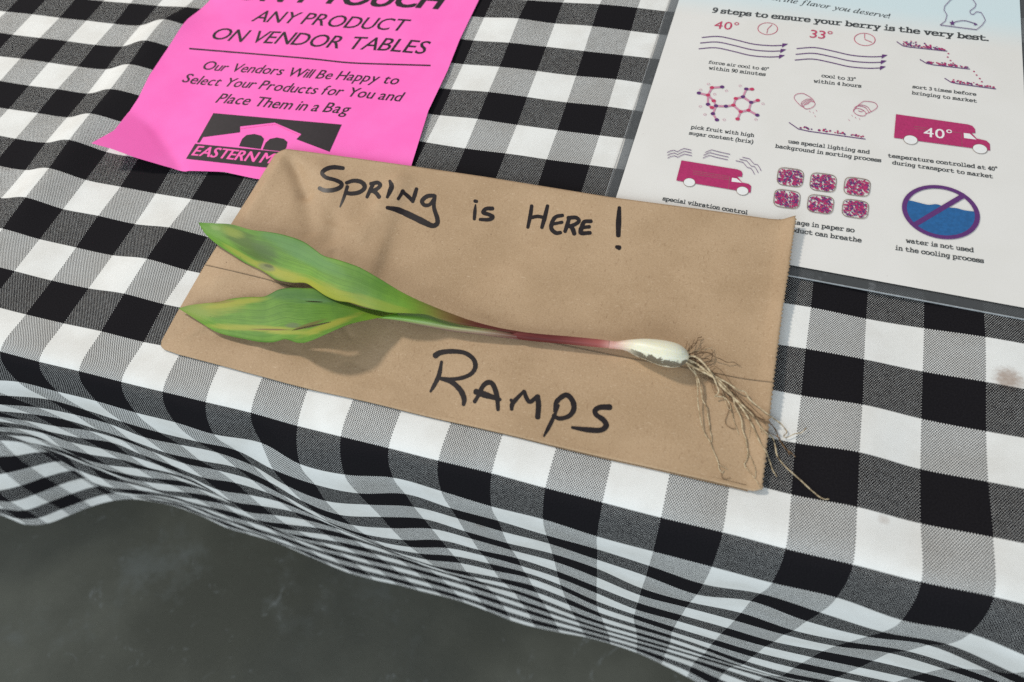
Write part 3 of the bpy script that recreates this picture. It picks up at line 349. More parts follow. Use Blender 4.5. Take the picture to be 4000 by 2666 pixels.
    [758, 3483, 0, 1, -249, 0, -1, -250, 0, -1, -249, 0, -1, -250, 0, -3, -249, 0, -5, -250, 1, -3, -249, 0, 4, -250, 0, 6, -249, -1, 7, -249, 0, 6, -250, 0, 6, -250, 0, 3, -249, 0, 5, -250, 0, 4, -250, 0, 4, -250, 0, 3, -250, 0, 5, -249, 3, 3, -250, 14, 6, -249, 26, 5, -248, -14, -7, -80, -232, -5, 17, -246, -8, 21, -246, -7, 22, -247, -7, 17, -247, -6, 10, -247, -7, 24, -247, -6, 11, -248, -5, 24, -247, 8, 17, -248, 13, 25, -247, 9, 21, -247, 6, 29, -247, 4, 28, -248, 3, 32, -247, 3, 30, -247, 2, 28, -248, 2, 25, -248, 2, 25, -248, 3, 24, -248],
    [1017, 3484, 0, 0, -249, 0, 0, -250, 0, -1, -250, 0, -2, -249, 0, -3, -250, 0, -3, -249, 0, -3, -250, 0, 4, -249, 0, 5, -250, 0, 7, -249, 0, 5, -250, 0, 6, -250, 0, 4, -249, 0, 4, -250, 0, 5, -250, 0, 3, -250, 0, 3, -250, 0, 4, -249, 2, 3, -250, 13, 6, -249, 26, 3, -249, -11, -5, -79, -232, -7, 4, -247, -6, 17, -246, -11, 0, -248, -5, 26, -247, -6, 17, -247, -8, 16, -247, -4, 24, -247, -3, 28, -246, 9, 24, -247, 12, 26, -247, 8, 26, -247, 6, 29, -247, 5, 30, -247, 3, 32, -247, 3, 30, -247, 2, 27, -248, 2, 24, -248, 3, 21, -248, 3, 18, -249],
    [1275, 3485, 0, 0, -250, 0, 0, -249, 0, -1, -250, 0, -1, -249, 0, -3, -250, 0, -3, -249, 0, -2, -250, 0, 3, -249, 0, 5, -250, 0, 6, -250, 0, 6, -249, 0, 5, -250, 0, 4, -250, 0, 5, -249, 0, 5, -250, 1, 3, -250, 2, 1, -250, -1, 5, -250, -1, 2, -250, 9, 5, -248, 24, 5, -248, -4, -5, -82, -231, -7, -12, -247, -7, 13, -248, -11, 19, -246, -5, 31, -246, -6, 12, -247, -7, 19, -247, -3, 15, -247, -1, 24, -247, 8, 28, -246, 10, 31, -246, 8, 27, -247, 6, 29, -247, 5, 31, -247, 3, 33, -247, 3, 30, -247, 2, 25, -248, 2, 17, -248, 2, 6, -249, 2, -2, -250],
    [1533, 3486, 0, 1, -249, 0, 0, -250, 0, -1, -249, 0, -2, -250, 0, -2, -250, 0, -3, -249, 0, -1, -250, 0, 2, -249, 0, 5, -250, 0, 6, -249, 0, 5, -250, 0, 5, -250, 0, 5, -249, 0, 5, -250, 0, 4, -250, 1, 3, -249, 5, 0, -250, 6, 6, -252, -7, 0, -251, 8, 6, -252, 8, 2, -246, 10, -3, -80, -231, -9, 15, -246, -6, 25, -246, -10, -4, -247, -1, 16, -246, -7, 11, -247, -6, 18, -247, -3, 12, -247, 0, 20, -247, 6, 24, -247, 9, 32, -246, 8, 29, -247, 6, 32, -246, 5, 36, -246, 3, 34, -247, 3, 26, -247, 2, 24, -248, 2, 7, -249, 1, -6, -249, -2, -31, -248],
    [1791, 3488, 0, 1, -250, 0, 0, -249, 0, -1, -250, 0, -1, -249, 0, -3, -250, 0, -2, -250, 0, -1, -249, 0, 3, -250, 0, 4, -249, 0, 5, -250, 0, 6, -250, 0, 5, -249, 0, 4, -250, 0, 5, -250, 0, 5, -250, 0, 4, -250, -1, 1, -248, 17, 5, -250, 7, -1, -249, 17, 7, -253, 3, 1, -248, -1, 0, -76, -233, -8, -8, -248, -7, 15, -247, -10, 7, -248, -3, 29, -245, -8, 9, -248, -6, 19, -247, -3, 10, -248, 1, 20, -247, 5, 15, -248, 8, 24, -247, 8, 37, -245, 6, 42, -246, 5, 39, -245, 3, 33, -247, 3, 22, -248, 1, 10, -249, 1, -7, -249, -1, -23, -248, -1, -33, -248],
    [2050, 3490, 0, 0, -250, 0, 0, -249, 0, -1, -250, 0, -1, -249, 0, -2, -250, 0, -2, -250, 0, -1, -249, 0, 3, -250, 0, 4, -249, 0, 5, -250, 0, 5, -250, 0, 5, -249, 0, 5, -250, 0, 5, -250, 0, 5, -249, 1, 5, -250, -1, -1, -249, 3, 1, -250, -3, 0, -251, 9, 4, -251, 10, 3, -251, 17, 1, -99, -222, -2, 4, -246, 0, 30, -245, -16, 19, -247, -6, 26, -246, -8, 17, -248, -6, 10, -247, -2, 10, -249, 0, 13, -248, 6, 11, -248, 7, 20, -248, 7, 40, -246, 6, 43, -245, 5, 39, -246, 3, 29, -247, 3, 17, -249, 1, 2, -249, 0, -13, -249, -1, -27, -248, 0, -29, -248],
    [2308, 3492, 0, 1, -249, 0, 0, -250, 0, -1, -249, 0, -1, -250, 0, -2, -249, 0, -2, -250, 0, 0, -249, 0, 2, -250, 0, 4, -250, 0, 5, -249, 0, 5, -250, 0, 5, -250, 0, 4, -250, 0, 5, -250, 0, 5, -250, 3, 8, -250, 8, -1, -249, 5, 1, -249, -8, -1, -249, 13, 6, -250, 17, -3, -245, 6, -2, -93, -225, 2, 6, -244, 4, 44, -240, -17, 14, -247, -6, 34, -245, -10, 2, -249, -5, 6, -249, -3, 9, -249, 1, 13, -249, 5, 17, -248, 6, 23, -248, 8, 32, -246, 6, 34, -247, 5, 32, -247, 3, 25, -248, 3, 14, -248, 1, 3, -249, 0, -6, -250, 0, -13, -249, -1, -15, -249],
    [2566, 3495, 0, 1, -249, 0, 0, -250, 0, -1, -249, 0, -1, -250, 0, -2, -249, 0, -1, -250, 0, 0, -249, 0, 2, -250, 0, 3, -249, 0, 5, -250, 0, 5, -249, 0, 5, -250, 0, 5, -249, 0, 5, -249, 0, 5, -250, 2, 6, -249, 3, 0, -249, 1, 1, -249, 0, 0, -248, 12, 4, -248, 23, -2, -247, -15, -5, -144, -199, 1, 1, -248, 3, 52, -242, -11, 45, -244, -7, 38, -245, -10, 15, -248, -5, 12, -248, -2, 13, -249, 1, 16, -248, 4, 21, -248, 6, 24, -247, 7, 26, -248, 7, 27, -247, 5, 25, -248, 4, 20, -248, 2, 14, -249, 1, 8, -249, 0, 4, -249, -1, 0, -250, -2, -1, -249],
    [2825, 3498, 0, 0, -250, 0, 1, -249, 0, -1, -249, 0, -1, -250, 0, -2, -249, 0, -1, -250, 0, 0, -249, 0, 1, -249, 0, 4, -250, 0, 5, -249, 0, 5, -249, 0, 5, -250, 0, 4, -249, 0, 5, -249, 0, 5, -249, 1, 6, -249, 0, 1, -249, 0, 0, -249, 2, 1, -248, 12, 3, -248, 18, -2, -247, -26, -5, -171, -178, -2, -23, -248, 1, 49, -244, -7, 64, -240, -6, 50, -244, -9, 32, -246, -5, 21, -248, -2, 20, -248, 0, 20, -248, 4, 22, -248, 6, 24, -248, 7, 23, -248, 6, 22, -248, 6, 21, -248, 4, 18, -249, 2, 16, -249, 1, 13, -249, -1, 10, -249, -1, 10, -249, -2, 9, -249],
    [3083, 3501, 0, 1, -250, 0, 0, -249, 0, -1, -250, 0, -1, -249, 0, -1, -250, 0, -2, -249, 0, 0, -249, 0, 2, -250, 0, 4, -249, 0, 4, -249, 0, 5, -249, 0, 5, -249, 0, 5, -249, 0, 5, -250, 0, 5, -249, 0, 5, -249, 0, 1, -249, 0, 1, -249, 2, 1, -248, 11, 2, -249, 14, -2, -247, -27, -5, -179, -172, -3, -43, -245, -1, 41, -245, -5, 68, -240, -6, 63, -241, -7, 45, -245, -5, 29, -247, -3, 26, -248, 1, 24, -248, 3, 24, -248, 6, 22, -248, 7, 22, -248, 7, 20, -249, 5, 19, -248, 4, 18, -249, 2, 17, -249, 1, 17, -248, -1, 15, -249, -2, 16, -249, -2, 15, -249],
    [3341, 3503, 0, 1, -249, 0, 0, -250, 0, 0, -249, 0, -1, -250, 0, -2, -249, 0, -1, -249, 0, 0, -250, 0, 2, -249, 0, 3, -249, 0, 5, -249, 0, 5, -250, 0, 5, -249, 0, 4, -249, 0, 5, -249, 0, 5, -249, 0, 5, -249, 0, 2, -249, 0, 0, -250, 2, 1, -248, 10, 2, -249, 13, -1, -247, -26, -5, -180, -171, -4, -54, -243, -2, 33, -247, -4, 67, -240, -6, 69, -239, -7, 55, -243, -4, 34, -247, -3, 30, -247, 0, 27, -248, 4, 25, -248, 5, 22, -248, 7, 21, -249, 7, 20, -248, 5, 19, -249, 4, 18, -248, 2, 19, -249, 1, 19, -249, -1, 19, -249, -2, 19, -248, -2, 19, -249],
    [3600, 3505, 0, 1, -250, 0, 0, -249, 0, -1, -249, 0, -1, -250, 0, -1, -249, 0, -1, -249, 0, 0, -250, 0, 1, -249, 0, 4, -249, 0, 4, -249, 0, 5, -249, 0, 5, -250, 0, 5, -249, 0, 5, -249, 0, 5, -249, 0, 4, -249, 0, 2, -249, 0, 1, -250, 2, 1, -249, 10, 1, -249, 13, -1, -247, -26, -4, -180, -171, -4, -58, -242, -2, 27, -247, -5, 66, -241, -5, 72, -238, -7, 60, -242, -5, 38, -246, -2, 33, -247, 0, 29, -248, 3, 25, -248, 6, 23, -248, 6, 21, -248, 7, 20, -249, 5, 19, -248, 4, 20, -249, 2, 20, -248, 1, 20, -249, -1, 21, -249, -2, 21, -248, -2, 22, -249],
    [3858, 3506, 0, 1, -249, 0, 0, -250, 0, 0, -249, 0, -1, -250, 0, -2, -249, 0, -1, -249, 0, 0, -249, 0, 2, -249, 0, 3, -249, 0, 5, -249, 0, 5, -249, 0, 5, -249, 0, 4, -249, 0, 5, -249, 0, 5, -250, 0, 5, -249, 0, 1, -250, 0, 1, -249, 3, 1, -249, 9, 2, -249, 13, -2, -248, -26, -4, -179, -172, -4, -61, -241, -2, 24, -248, -5, 65, -241, -5, 73, -238, -6, 63, -241, -5, 41, -245, -3, 35, -246, 0, 30, -247, 4, 27, -248, 5, 23, -247, 7, 21, -249, 6, 20, -248, 6, 20, -249, 3, 20, -248, 2, 22, -249, 1, 22, -249, -1, 22, -249, -2, 23, -248, -2, 23, -249]]
K = np.array(CL).reshape(50, 42, 3)
K = np.cumsum(K, axis=1) / 10000.0
I0, J0, LU, LV = -24, -9, .02585, .02495
npre, npost = 34, 11  # left columns extended out of view so the table shades the floor
pre = np.stack([K[0] - np.array([LU, 0, 0]) * (npre - k) + np.array([0, .012 * math.sin((npre - k) * .8), 0]) * np.clip((np.arange(42) - 22) / 14, 0, 1)[:, None] for k in range(npre)])
post = np.stack([K[-1] + np.array([LU, 0, 0]) * (k + 1) + np.array([0, .010 * math.sin((k + 1) * .9), 0]) * np.clip((np.arange(42) - 22) / 14, 0, 1)[:, None] for k in range(npost)])
K = np.concatenate([pre, K, post], 0); I0 -= npre
nb = 20
back = []
for k in range(nb):
    q = K[:, 0].copy(); s = (nb - k)
    fl_ = min(s, 11); q[:, 1] += fl_ * LV; q[:, 2] = -max(0, s - 11) * LV
    if s > 11: q[:, 1] += .004
    back.append(q)
K = np.concatenate([np.stack(back, 1), K], 1); J0 -= nb
ni, nj = K.shape[:2]
for end, k0, sg in ((0, 5, -1), (1, ni - 6, 1)):     # side overhang
    for i in range(ni):
        e = (k0 - i) if sg < 0 else (i - k0)
        if e > 0:
            K[i, :, 0] = K[k0, :, 0] + sg * .004; K[i, :, 2] -= e * LU
def catmull_axis(A, par):
    n = A.shape[0]; i = np.clip(np.floor(par).astype(int), 0, n - 2); t = (par - i)[:, None, None]
    g_ = lambda k: A[np.clip(k, 0, n - 1)]
    a, b_, c_, d = g_(i - 1), g_(i), g_(i + 1), g_(i + 2)
    return .5 * (2 * b_ + (c_ - a) * t + (2 * a - 5 * b_ + 4 * c_ - d) * t * t + (3 * b_ - a - 3 * c_ + d) * t ** 3)
SUB = 6
pi = np.linspace(0, ni - 1, (ni - 1) * SUB + 1); jend = 31.6 - J0; pj = np.linspace(0, jend, int(jend * SUB) + 1)
A = catmull_axis(K, pi); A = catmull_axis(A.transpose(1, 0, 2), pj).transpose(1, 0, 2)
uu, vv = np.meshgrid(pi + I0, pj + J0, indexing='ij')
rip = .0004 * np.sin(uu * 2.1 + .7 * np.sin(vv * .6)) * np.sin(vv * 1.3 + uu * .3)   # slight slackness of the cloth
A[..., 2] += rip
cloth = mesh_obj('tablecloth', A.reshape(-1, 3), grid_faces(*A.shape[:2], flip=True), gingham_material(),
                 uv=np.stack([uu + 100, vv + 100], -1).reshape(-1, 2))
tag(cloth, 'black and white gingham tablecloth spread over the table and hanging over its front edge', 'tablecloth')
T_cloth = bvh(cloth)

# ------------------------------------------------------------------ sheets: a Coons patch between four pixel-measured edges
def coons(top, bottom, left, right, n, mm):
    """edges are arrays (k,3) in world space; top/bottom run left to right, left/right run top to bottom"""
    t, b_ = resample(top, n), resample(bottom, n); l, r = resample(left, mm), resample(right, mm)
    a = np.linspace(0, 1, n)[:, None, None]; c_ = np.linspace(0, 1, mm)[None, :, None]
    lin = (1 - c_) * t[:, None] + c_ * b_[:, None] + (1 - a) * l[None] + a * r[None]
    bil = (1 - a) * (1 - c_) * t[0] + a * (1 - c_) * t[-1] + (1 - a) * c_ * b_[0] + a * c_ * b_[-1]
    return lin - bil
def edge(pts, z):
    p = np.asarray(pts, float)
    return P(p[:, :2], p[:, 2] if p.shape[1] > 2 else z)
def seg_dist(x, y, a, b_):
    a, b_ = np.asarray(a[:2]), np.asarray(b_[:2]); d = b_ - a; L2 = (d ** 2).sum()
    t = np.clip(((x - a[0]) * d[0] + (y - a[1]) * d[1]) / L2, 0, 1)
    s = ((x - a[0]) * d[1] - (y - a[1]) * d[0]) / math.sqrt(L2)
    return np.hypot(x - a[0] - t * d[0], y - a[1] - t * d[1]), s

# ------------------------------------------------------------------ drawing on sheets
class Ink:
    def __init__(s): s.v = []; s.f = []; s.k = 0
    def add(s, verts, faces):
        o = len(s.v); s.v += [tuple(map(float, q)) for q in verts]; s.f += [tuple(i + o for i in f) for f in faces]; s.k += 1
    def build(s, name, m, parent, **k):
        return mesh_obj(name, s.v, s.f, m, parent, smooth=False, **k)
class Sheet:
    """draws ink shapes given in photo pixels (or on lines between two pixels) onto the surface TREE"""
    def __init__(s, tree, z0): s.t, s.z, s.n = tree, z0, 0
    def eps(s):
        s.n += 1; return .00010 + s.n * .0000018
    def put(s, px, e): return on_surface(px, s.t, s.z, e)
    def stroke(s, ink, pts, w, per=6, closed=False, jitter=0.0):
        p = np.asarray(pts, float)
        wid = np.full(len(p), float(w)) if np.ndim(w) == 0 else np.interp(np.linspace(0, 1, len(p)), np.linspace(0, 1, len(w)), w)
        q = np.c_[p, wid]
        q = smooth_curve(q, per, closed) if per > 1 and len(p) > 2 else (resample(q, 8) if not closed else q)
        if closed: q = np.vstack([q, q[:1]])
        d = np.gradient(q[:, :2], axis=0); d /= np.linalg.norm(d, axis=1)[:, None] + 1e-9
        nn = np.c_[-d[:, 1], d[:, 0]]; hw = q[:, 2:3] / 2
        if jitter: hw = hw * (1 + jitter * rng.normal(size=hw.shape)); 
        A_, B_ = q[:, :2] + nn * hw, q[:, :2] - nn * hw
        px = np.vstack([A_, B_]); n = len(q); f = [(i, i + 1, n + i + 1, n + i) for i in range(n - 1)]
        if not closed:
            for (c0, dd, ia, ib) in ((q[0, :2], -d[0], 0, n), (q[-1, :2], d[-1], n - 1, 2 * n - 1)):
                h = q[0, 2] / 2 if ia == 0 else q[-1, 2] / 2; k0 = len(px)
                nv = np.array([-dd[1], dd[0]])
                arc = [c0 + h * (math.cos(t) * nv + .8 * math.sin(t) * dd) for t in np.linspace(0, math.pi, 6)]
                px = np.vstack([px, arc]); f.append(tuple(range(k0, k0 + 6)))
        ink.add(s.put(px, s.eps()), f)
    def fill(s, ink, pts, closed_smooth=0):
        p = smooth_curve(pts, closed_smooth, True) if closed_smooth else np.asarray(pts, float)
        tri = tessellate_polygon([[Vector((a[0], a[1], 0)) for a in p]])
        pts_ = [tuple(a[:2]) for a in p]; todo = [tuple(q) for q in tri]; done = []
        mid = {}
        while todo:
            a, b_, c_ = todo.pop(); e_ = [(math.dist(pts_[i], pts_[j]), i, j) for i, j in ((a, b_), (b_, c_), (c_, a))]
            L_, i, j = max(e_)
            if L_ < 22: done.append((a, b_, c_)); continue
            key = (min(i, j), max(i, j))
            if key not in mid: pts_.append(((pts_[i][0] + pts_[j][0]) / 2, (pts_[i][1] + pts_[j][1]) / 2)); mid[key] = len(pts_) - 1
            o_ = ({a, b_, c_} - {i, j}).pop(); k_ = mid[key]; todo += [(i, k_, o_), (k_, j, o_)]
        ink.add(s.put(pts_, s.eps()), done)
    def disc(s, ink, c_, r, n=10, sq=.66):
        """small round dot, r in pixels across; true circle on the sheet"""
        w = P([c_, (c_[0] + r, c_[1])], s.z); R_ = np.linalg.norm(w[1] - w[0]); w = w[0]; e = .00010 + s.n * .0000018 + rng.uniform(0, .00002)
        vs = [(w[0] + R_ * math.cos(t), w[1] + R_ * math.sin(t)) for t in np.linspace(0, 2 * math.pi, n, endpoint=False)]
        z = drop(s.t, w[0], w[1], s.z) + e
        ink.add([(a, b_, z) for a, b_ in vs], [tuple(range(n))])
    def ring(s, ink, c_, R_, wid, n=48):
        """circle of world radius R_ about pixel c_"""
        w = P([c_], s.z)[0]; e = s.eps(); vs = []
        for r in (R_ - wid / 2, R_ + wid / 2):
            for t in np.linspace(0, 2 * math.pi, n, endpoint=False):
                x, y = w[0] + r * math.cos(t), w[1] + r * math.sin(t); vs.append((x, y, drop(s.t, x, y, s.z) + e))
        ink.add(vs, [(i, (i + 1) % n, n + (i + 1) % n, n + i) for i in range(n)])
    def text(s, ink, body, bl, br, font='sans', shear=0.0, bold=0.0, ysc=1.0, up=None):
        vs, fs, wdt = typeset(body, font)
        w = P([bl, br], s.z); u = w[1] - w[0]; L = np.linalg.norm(u); u /= L
        sc = L / wdt; v = np.array([-u[1], u[0], 0]) if up is None else up
        for ox, oy in (((0, 0),) if not bold else ((-bold, -bold * .4), (bold, -bold * .4), (-bold, bold * .4), (bold, bold * .4))):
            e = s.eps(); out = []
            for (x, y) in vs:
                q = w[0] + u * (x + ox + shear * y) * sc + v * (y + oy) * sc * ysc
                out.append((q[0], q[1], drop(s.t, q[0], q[1], s.z) + e))
            ink.add(out, fs)

def conv(ch, font):
    o = ord(ch)
    if font == 'slab':
        if ch.isupper(): return chr(0x1D670 + o - 65)
        if ch.islower() and o < 128: return chr(0x1D68A + o - 97)
        if ch.isdigit() and o < 128: return chr(0x1D7F6 + o - 48)
    if font == 'script':
        if ch == 'h': return '\u210E'
        if ch.isupper(): return chr(0x1D434 + o - 65)
        if ch.islower() and o < 128: return chr(0x1D44E + o - 97)
    return ch
_gl = {}
def glyph(ch, font):
    k = (ch, font)
    if k not in _gl:
        cu = bpy.data.curves.new('glyph', 'FONT'); cu.body = conv(ch, font); cu.size = 1.0; cu.resolution_u = 3
        ob = bpy.data.objects.new('glyph', cu); COL.objects.link(ob)
        bpy.context.view_layer.update()
        ev = ob.evaluated_get(bpy.context.evaluated_depsgraph_get()); me = ev.to_mesh()
        v = [(a.co.x, a.co.y) for a in me.vertices]; f = [tuple(p.vertices) for p in me.polygons]
        ev.to_mesh_clear(); bpy.data.objects.remove(ob); bpy.data.curves.remove(cu)
        _gl[k] = (v, f)
    return _gl[k]
GAP = {'sans': .085, 'slab': .05, 'script': .02}
NARROW = 'iljtfrI1'
def typeset(body, font):
    vs, fs, x = [], [], 0.0
    for ch in body:
        if ch == ' ': x += .27 if font != 'sans' else .25; continue
        v, f = glyph(ch, font)
        if not v: x += .2; continue
        x0 = min(a[0] for a in v); x1 = max(a[0] for a in v)
        gap = GAP[font]
        if font == 'sans' and ch in 'AVWTY': gap -= .05
        if font == 'slab' and ch in 'vwyA': gap -= .02
        o = len(vs); sx = 1.0
        if font == 'slab' and ch in 'ijl': sx = .72
        vs += [(x + (a[0] - x0) * sx, a[1]) for a in v]; fs += [tuple(i + o for i in q) for q in f]
        x += (x1 - x0) * sx + gap + (.02 if ch == 'I' else 0)
    return vs, fs, x

# ------------------------------------------------------------------ pink flyer
pink_m, nt, b = mat('pink_paper'); g = NG(nt); o_ = g.obj()
c = g.mix(g.ramp(g.noise(o_, 30, 3), .3, .7), (.96, .15, .52), (.98, .175, .56))
c = g.mix(g.math('MULTIPLY', g.ramp(g.noise(o_, 330, 3, .6), .74, .80), .5), c, (.45, .04, .16))
nt.links.new(c, b.inputs['Base Color']); b.inputs['Roughness'].default_value = .75; b.inputs['Specular IOR Level'].default_value = .2
nt.links.new(g.bump(g.noise(o_, 120, 3), .12, .0006), b.inputs['Normal'])
fly = empty('pink_flyer', (-.2, .08, .001))
tag(fly, 'bright pink paper notice with bold black print and one curled corner', 'flyer')
fz = .0016
left = [(1010, -300, fz), (914, -150, fz), (817, 0, .0025), (742, 88, .003), (667, 204, .003), (592, 313, .003), (545, 391, .004), (490, 428, .0085), (436, 496, .0135), (354, 558, .017)]
bott = [(354, 558, .017), (436, 585, .0125), (538, 626, .0075), (640, 653, .004), (722, 670, .0018), (878, 673, .0016), (1000, 700, .0016), (1200, 726, .0016), (1400, 752, .0016), (1580, 772, .0016)]
right = [(1995, -290, fz), (1935, -150, fz), (1871, 0, fz), (1796, 156, fz), (1748, 279, fz), (1674, 435, fz), (1609, 646, fz), (1580, 772, fz)]
topp = [(1010, -300, fz), (1300, -303, fz), (1650, -300, fz), (1995, -290, fz)]
n_, m_ = 90, 110
G = coons(edge(topp, 0), edge(bott, 0), edge(left, 0), edge(right, 0), n_, m_)
aa, bb = np.meshgrid(np.linspace(0, 1, n_), np.linspace(0, 1, m_), indexing='ij')
# curl: only the lower left corner lifts; the rest lies on the cloth
fold_a, fold_b = P([(545, 391)])[0], P([(725, 668)])[0]
dd, ss = seg_dist(G[..., 0], G[..., 1], fold_a, fold_b)
side = np.sign(((P([(354, 558)])[0] - fold_a)[:2] @ np.array([(fold_b - fold_a)[1], -(fold_b - fold_a)[0]])))
lift = np.clip(ss * side, 0, None)
G[..., 2] = .0016 + .39 * np.maximum(0, lift - .001) ** 1.0 * np.clip(lift / .006, 0, 1)
G[..., 2] = np.where(lift <= 0, .0016 + .0006 * np.sin(aa * 9 + bb * 2) ** 2, np.minimum(G[..., 2], .021))
for i in range(n_):
    for j in range(m_):
        G[i, j, 2] = max(G[i, j, 2], drop(T_cloth, G[i, j, 0], G[i, j, 1], 0) + .0007)
page = mesh_obj('paper', G.reshape(-1, 3), grid_faces(n_, m_, flip=True), pink_m, fly)
T = bvh(page); SH = Sheet(T, .0018)
inkm = ink_material('black_toner', (.014, .008, .012), .35, 700, (.5, .06, .22))
k = .68
def F(x, y): return (300 + k * x, k * y)
hd = Ink()
SH.text(hd, "DON'T TOUCH", F(770, -8), F(2088, 55), 'sans', .2, .03, 1.1)
hd.build('large_heading', inkm, page)
hd = Ink()
SH.text(hd, 'ANY PRODUCT', F(1000, 122), F(1878, 184), 'sans', .18, .006, 1.12)
SH.text(hd, 'ON VENDOR TABLES', F(762, 230), F(2003, 312), 'sans', .18, .006, 1.12)
hd.build('heading', inkm, page)
hd = Ink(); SH.stroke(hd, [F(648, 281), F(1000, 310), F(1350, 340), F(1560, 362), F(1790, 371), F(2030, 378)], 5.6, 4)
hd.build('rule_line', inkm, page)
hd = Ink()
SH.text(hd, 'Our Vendors Will Be Happy to', F(714, 400), F(1845, 488), 'sans', .18, .008, 1.12)
SH.text(hd, 'Select Your Products for You and', F(604, 478), F(1862, 584), 'sans', .18, .008, 1.12)
SH.text(hd, 'Place Them in a Bag', F(795, 592), F(1560, 660), 'sans', .18, .008, 1.12)
hd.build('paragraph', inkm, page)
lg = Ink()                                            # market-hall emblem
SH.fill(lg, [F(785, 652), F(1522, 718), F(1452, 874), F(1432, 866), F(1262, 802), F(1290, 772), F(1137, 706), F(938, 728), F(938, 762), F(725, 790), F(705, 822), F(690, 820)])
SH.fill(lg, [F(932, 842), F(950, 800), F(975, 778), F(1020, 772), F(1060, 782), F(1076, 800), F(1068, 825), F(1056, 858)])
SH.fill(lg, [F(1068, 860), F(1085, 822), F(1110, 800), F(1150, 792), F(1190, 800), F(1210, 818), F(1205, 845), F(1190, 873)])
SH.fill(lg, [F(680, 828), F(1140, 872), F(1450, 902), F(1410, 985), F(1060, 962), F(628, 914)])
lg.build('emblem', inkm, page)
pk2 = plain('bare_pink', (.93, .125, .44), .75, .05)
lg = Ink()
SH.text(lg, 'EASTERN MARKET', F(660, 896), F(1400, 968), 'sans', .12, .022, 1.12)
SH.stroke(lg, [F(940, 741), F(1137, 714), F(1283, 781)], 2.2, 1)
lg.build('emblem_lettering', pk2, page)

# ------------------------------------------------------------------ laminated information sheet
lam = empty('laminated_sheet', (.15, .1, .001))
tag(lam, 'white laminated information sheet with magenta and purple pictures at the upper right', 'sign')
film_m, nt, b = mat('clear_film'); g = NG(nt)
tr = g.n('ShaderNodeBsdfTransparent'); gl = g.n('ShaderNodeBsdfGlossy'); gl.inputs['Roughness'].default_value = .18
df = g.n('ShaderNodeBsdfDiffuse'); df.inputs[0].default_value = (.75, .77, .79, 1)
m1 = g.n('ShaderNodeMixShader'); nt.links.new(g.math('ADD', .08, g.math('MULTIPLY', g.ramp(g.noise(g.obj(), 160, 5, .7), .55, .8), .12)), m1.inputs[0])
nt.links.new(tr.outputs[0], m1.inputs[1]); nt.links.new(df.outputs[0], m1.inputs[2])
m2 = g.n('ShaderNodeMixShader'); fr = g.n('ShaderNodeFresnel'); fr.inputs[0].default_value = 1.45
nt.links.new(fr.outputs[0], m2.inputs[0]); nt.links.new(m1.outputs[0], m2.inputs[1]); nt.links.new(gl.outputs[0], m2.inputs[2])
nt.links.new(m2.outputs[0], nt.nodes['Material Output'].inputs[0])
def frame_rect(p_left0, p_left1, p_bot0, p_bot1, width, height, z):
    a = P([p_left0, p_left1, p_bot0, p_bot1], z)[:, :2]
    d1 = a[1] - a[0]; d2 = a[3] - a[2]
    t = np.linalg.solve(np.c_[d1, -d2], a[2] - a[0]); bl = a[0] + d1 * t[0]
    u = d2 / np.linalg.norm(d2); v = -d1 / np.linalg.norm(d1)
    return bl, u, v
PZ = .0016
bl, U, V = frame_rect((2653, 0), (2408, 770), (3082.6, 1038), (4000, 1206), 0, 0, PZ)
WP, HP = .2090, .2794
def rect_sheet(bl, U, V, w, h, z, n, m_, wave):
    a, c_ = np.meshgrid(np.linspace(0, w, n), np.linspace(0, h, m_), indexing='ij')
    q = np.zeros((n, m_, 3)); q[..., :2] = bl + a[..., None] * U + c_[..., None] * V
    q[..., 2] = z + wave * (np.sin(a * 40 + 1) * np.sin(c_ * 26) + 1) * .5
    return q
fm = .0065
Gf = rect_sheet(bl - U * fm - V * fm, U, V, WP + 2 * fm, HP + 2 * fm, .0013, 40, 50, .0003)
film = mesh_obj('clear_film', Gf.reshape(-1, 3), grid_faces(40, 50), film_m, lam)
ed = Ink()
rim = [bl - U * fm - V * fm, bl + U * (WP + fm) - V * fm, bl + U * (WP + fm) + V * (HP + fm), bl - U * fm + V * (HP + fm)]
for a, c_ in zip(rim, rim[1:] + rim[:1]):
    d = (c_ - a) / np.linalg.norm(c_ - a); nn = np.array([-d[1], d[0]])
    q = [a, c_, c_ + nn * .0002, a + nn * .0002]
    ed.add([(p[0], p[1], .00185) for p in q] + [(p[0], p[1], .0010) for p in q], [(0, 1, 2, 3), (0, 4, 5, 1), (3, 2, 6, 7)])
edge_m = plain('film_edge_highlight', (.42, .43, .44), .3, .1, 300)  # pale grey paints the highlight that runs along the film's edge
ed.build('film_edge_highlight', edge_m, lam)
pm, nt, b = mat('printed_paper'); g = NG(nt); o_ = g.obj(); ox, oy, _ = g.sep(o_)
c = g.mix(g.ramp(g.noise(o_, 22, 4), .3, .7), (.735, .705, .67), (.765, .735, .705))
c = g.mix(g.math('MULTIPLY', g.ramp(g.math('SUBTRACT', oy, g.math('MULTIPLY', ox, -.03)), .168, .205), .85), c, (.60, .73, .77))   # printed pale blue band at the head of the page
c = g.mix(g.math('MULTIPLY', g.ramp(g.noise(o_, 300, 3, .6), .745, .79), .55), c, (.22, .17, .16))
c = g.mix(g.math('MULTIPLY', g.ramp(g.noise(o_, 35, 5, .7), .66, .80), .18), c, (.66, .50, .47))
nt.links.new(c, b.inputs['Base Color']); b.inputs['Roughness'].default_value = .5
b.inputs['Coat Weight'].default_value = .5; b.inputs['Coat Roughness'].default_value = .22
G = rect_sheet(bl, U, V, WP, HP, .0020, 40, 50, .0003)
pg = mesh_obj('printed_page', G.reshape(-1, 3), grid_faces(40, 50), pm, lam)
T = bvh(pg); SH = Sheet(T, .0021)
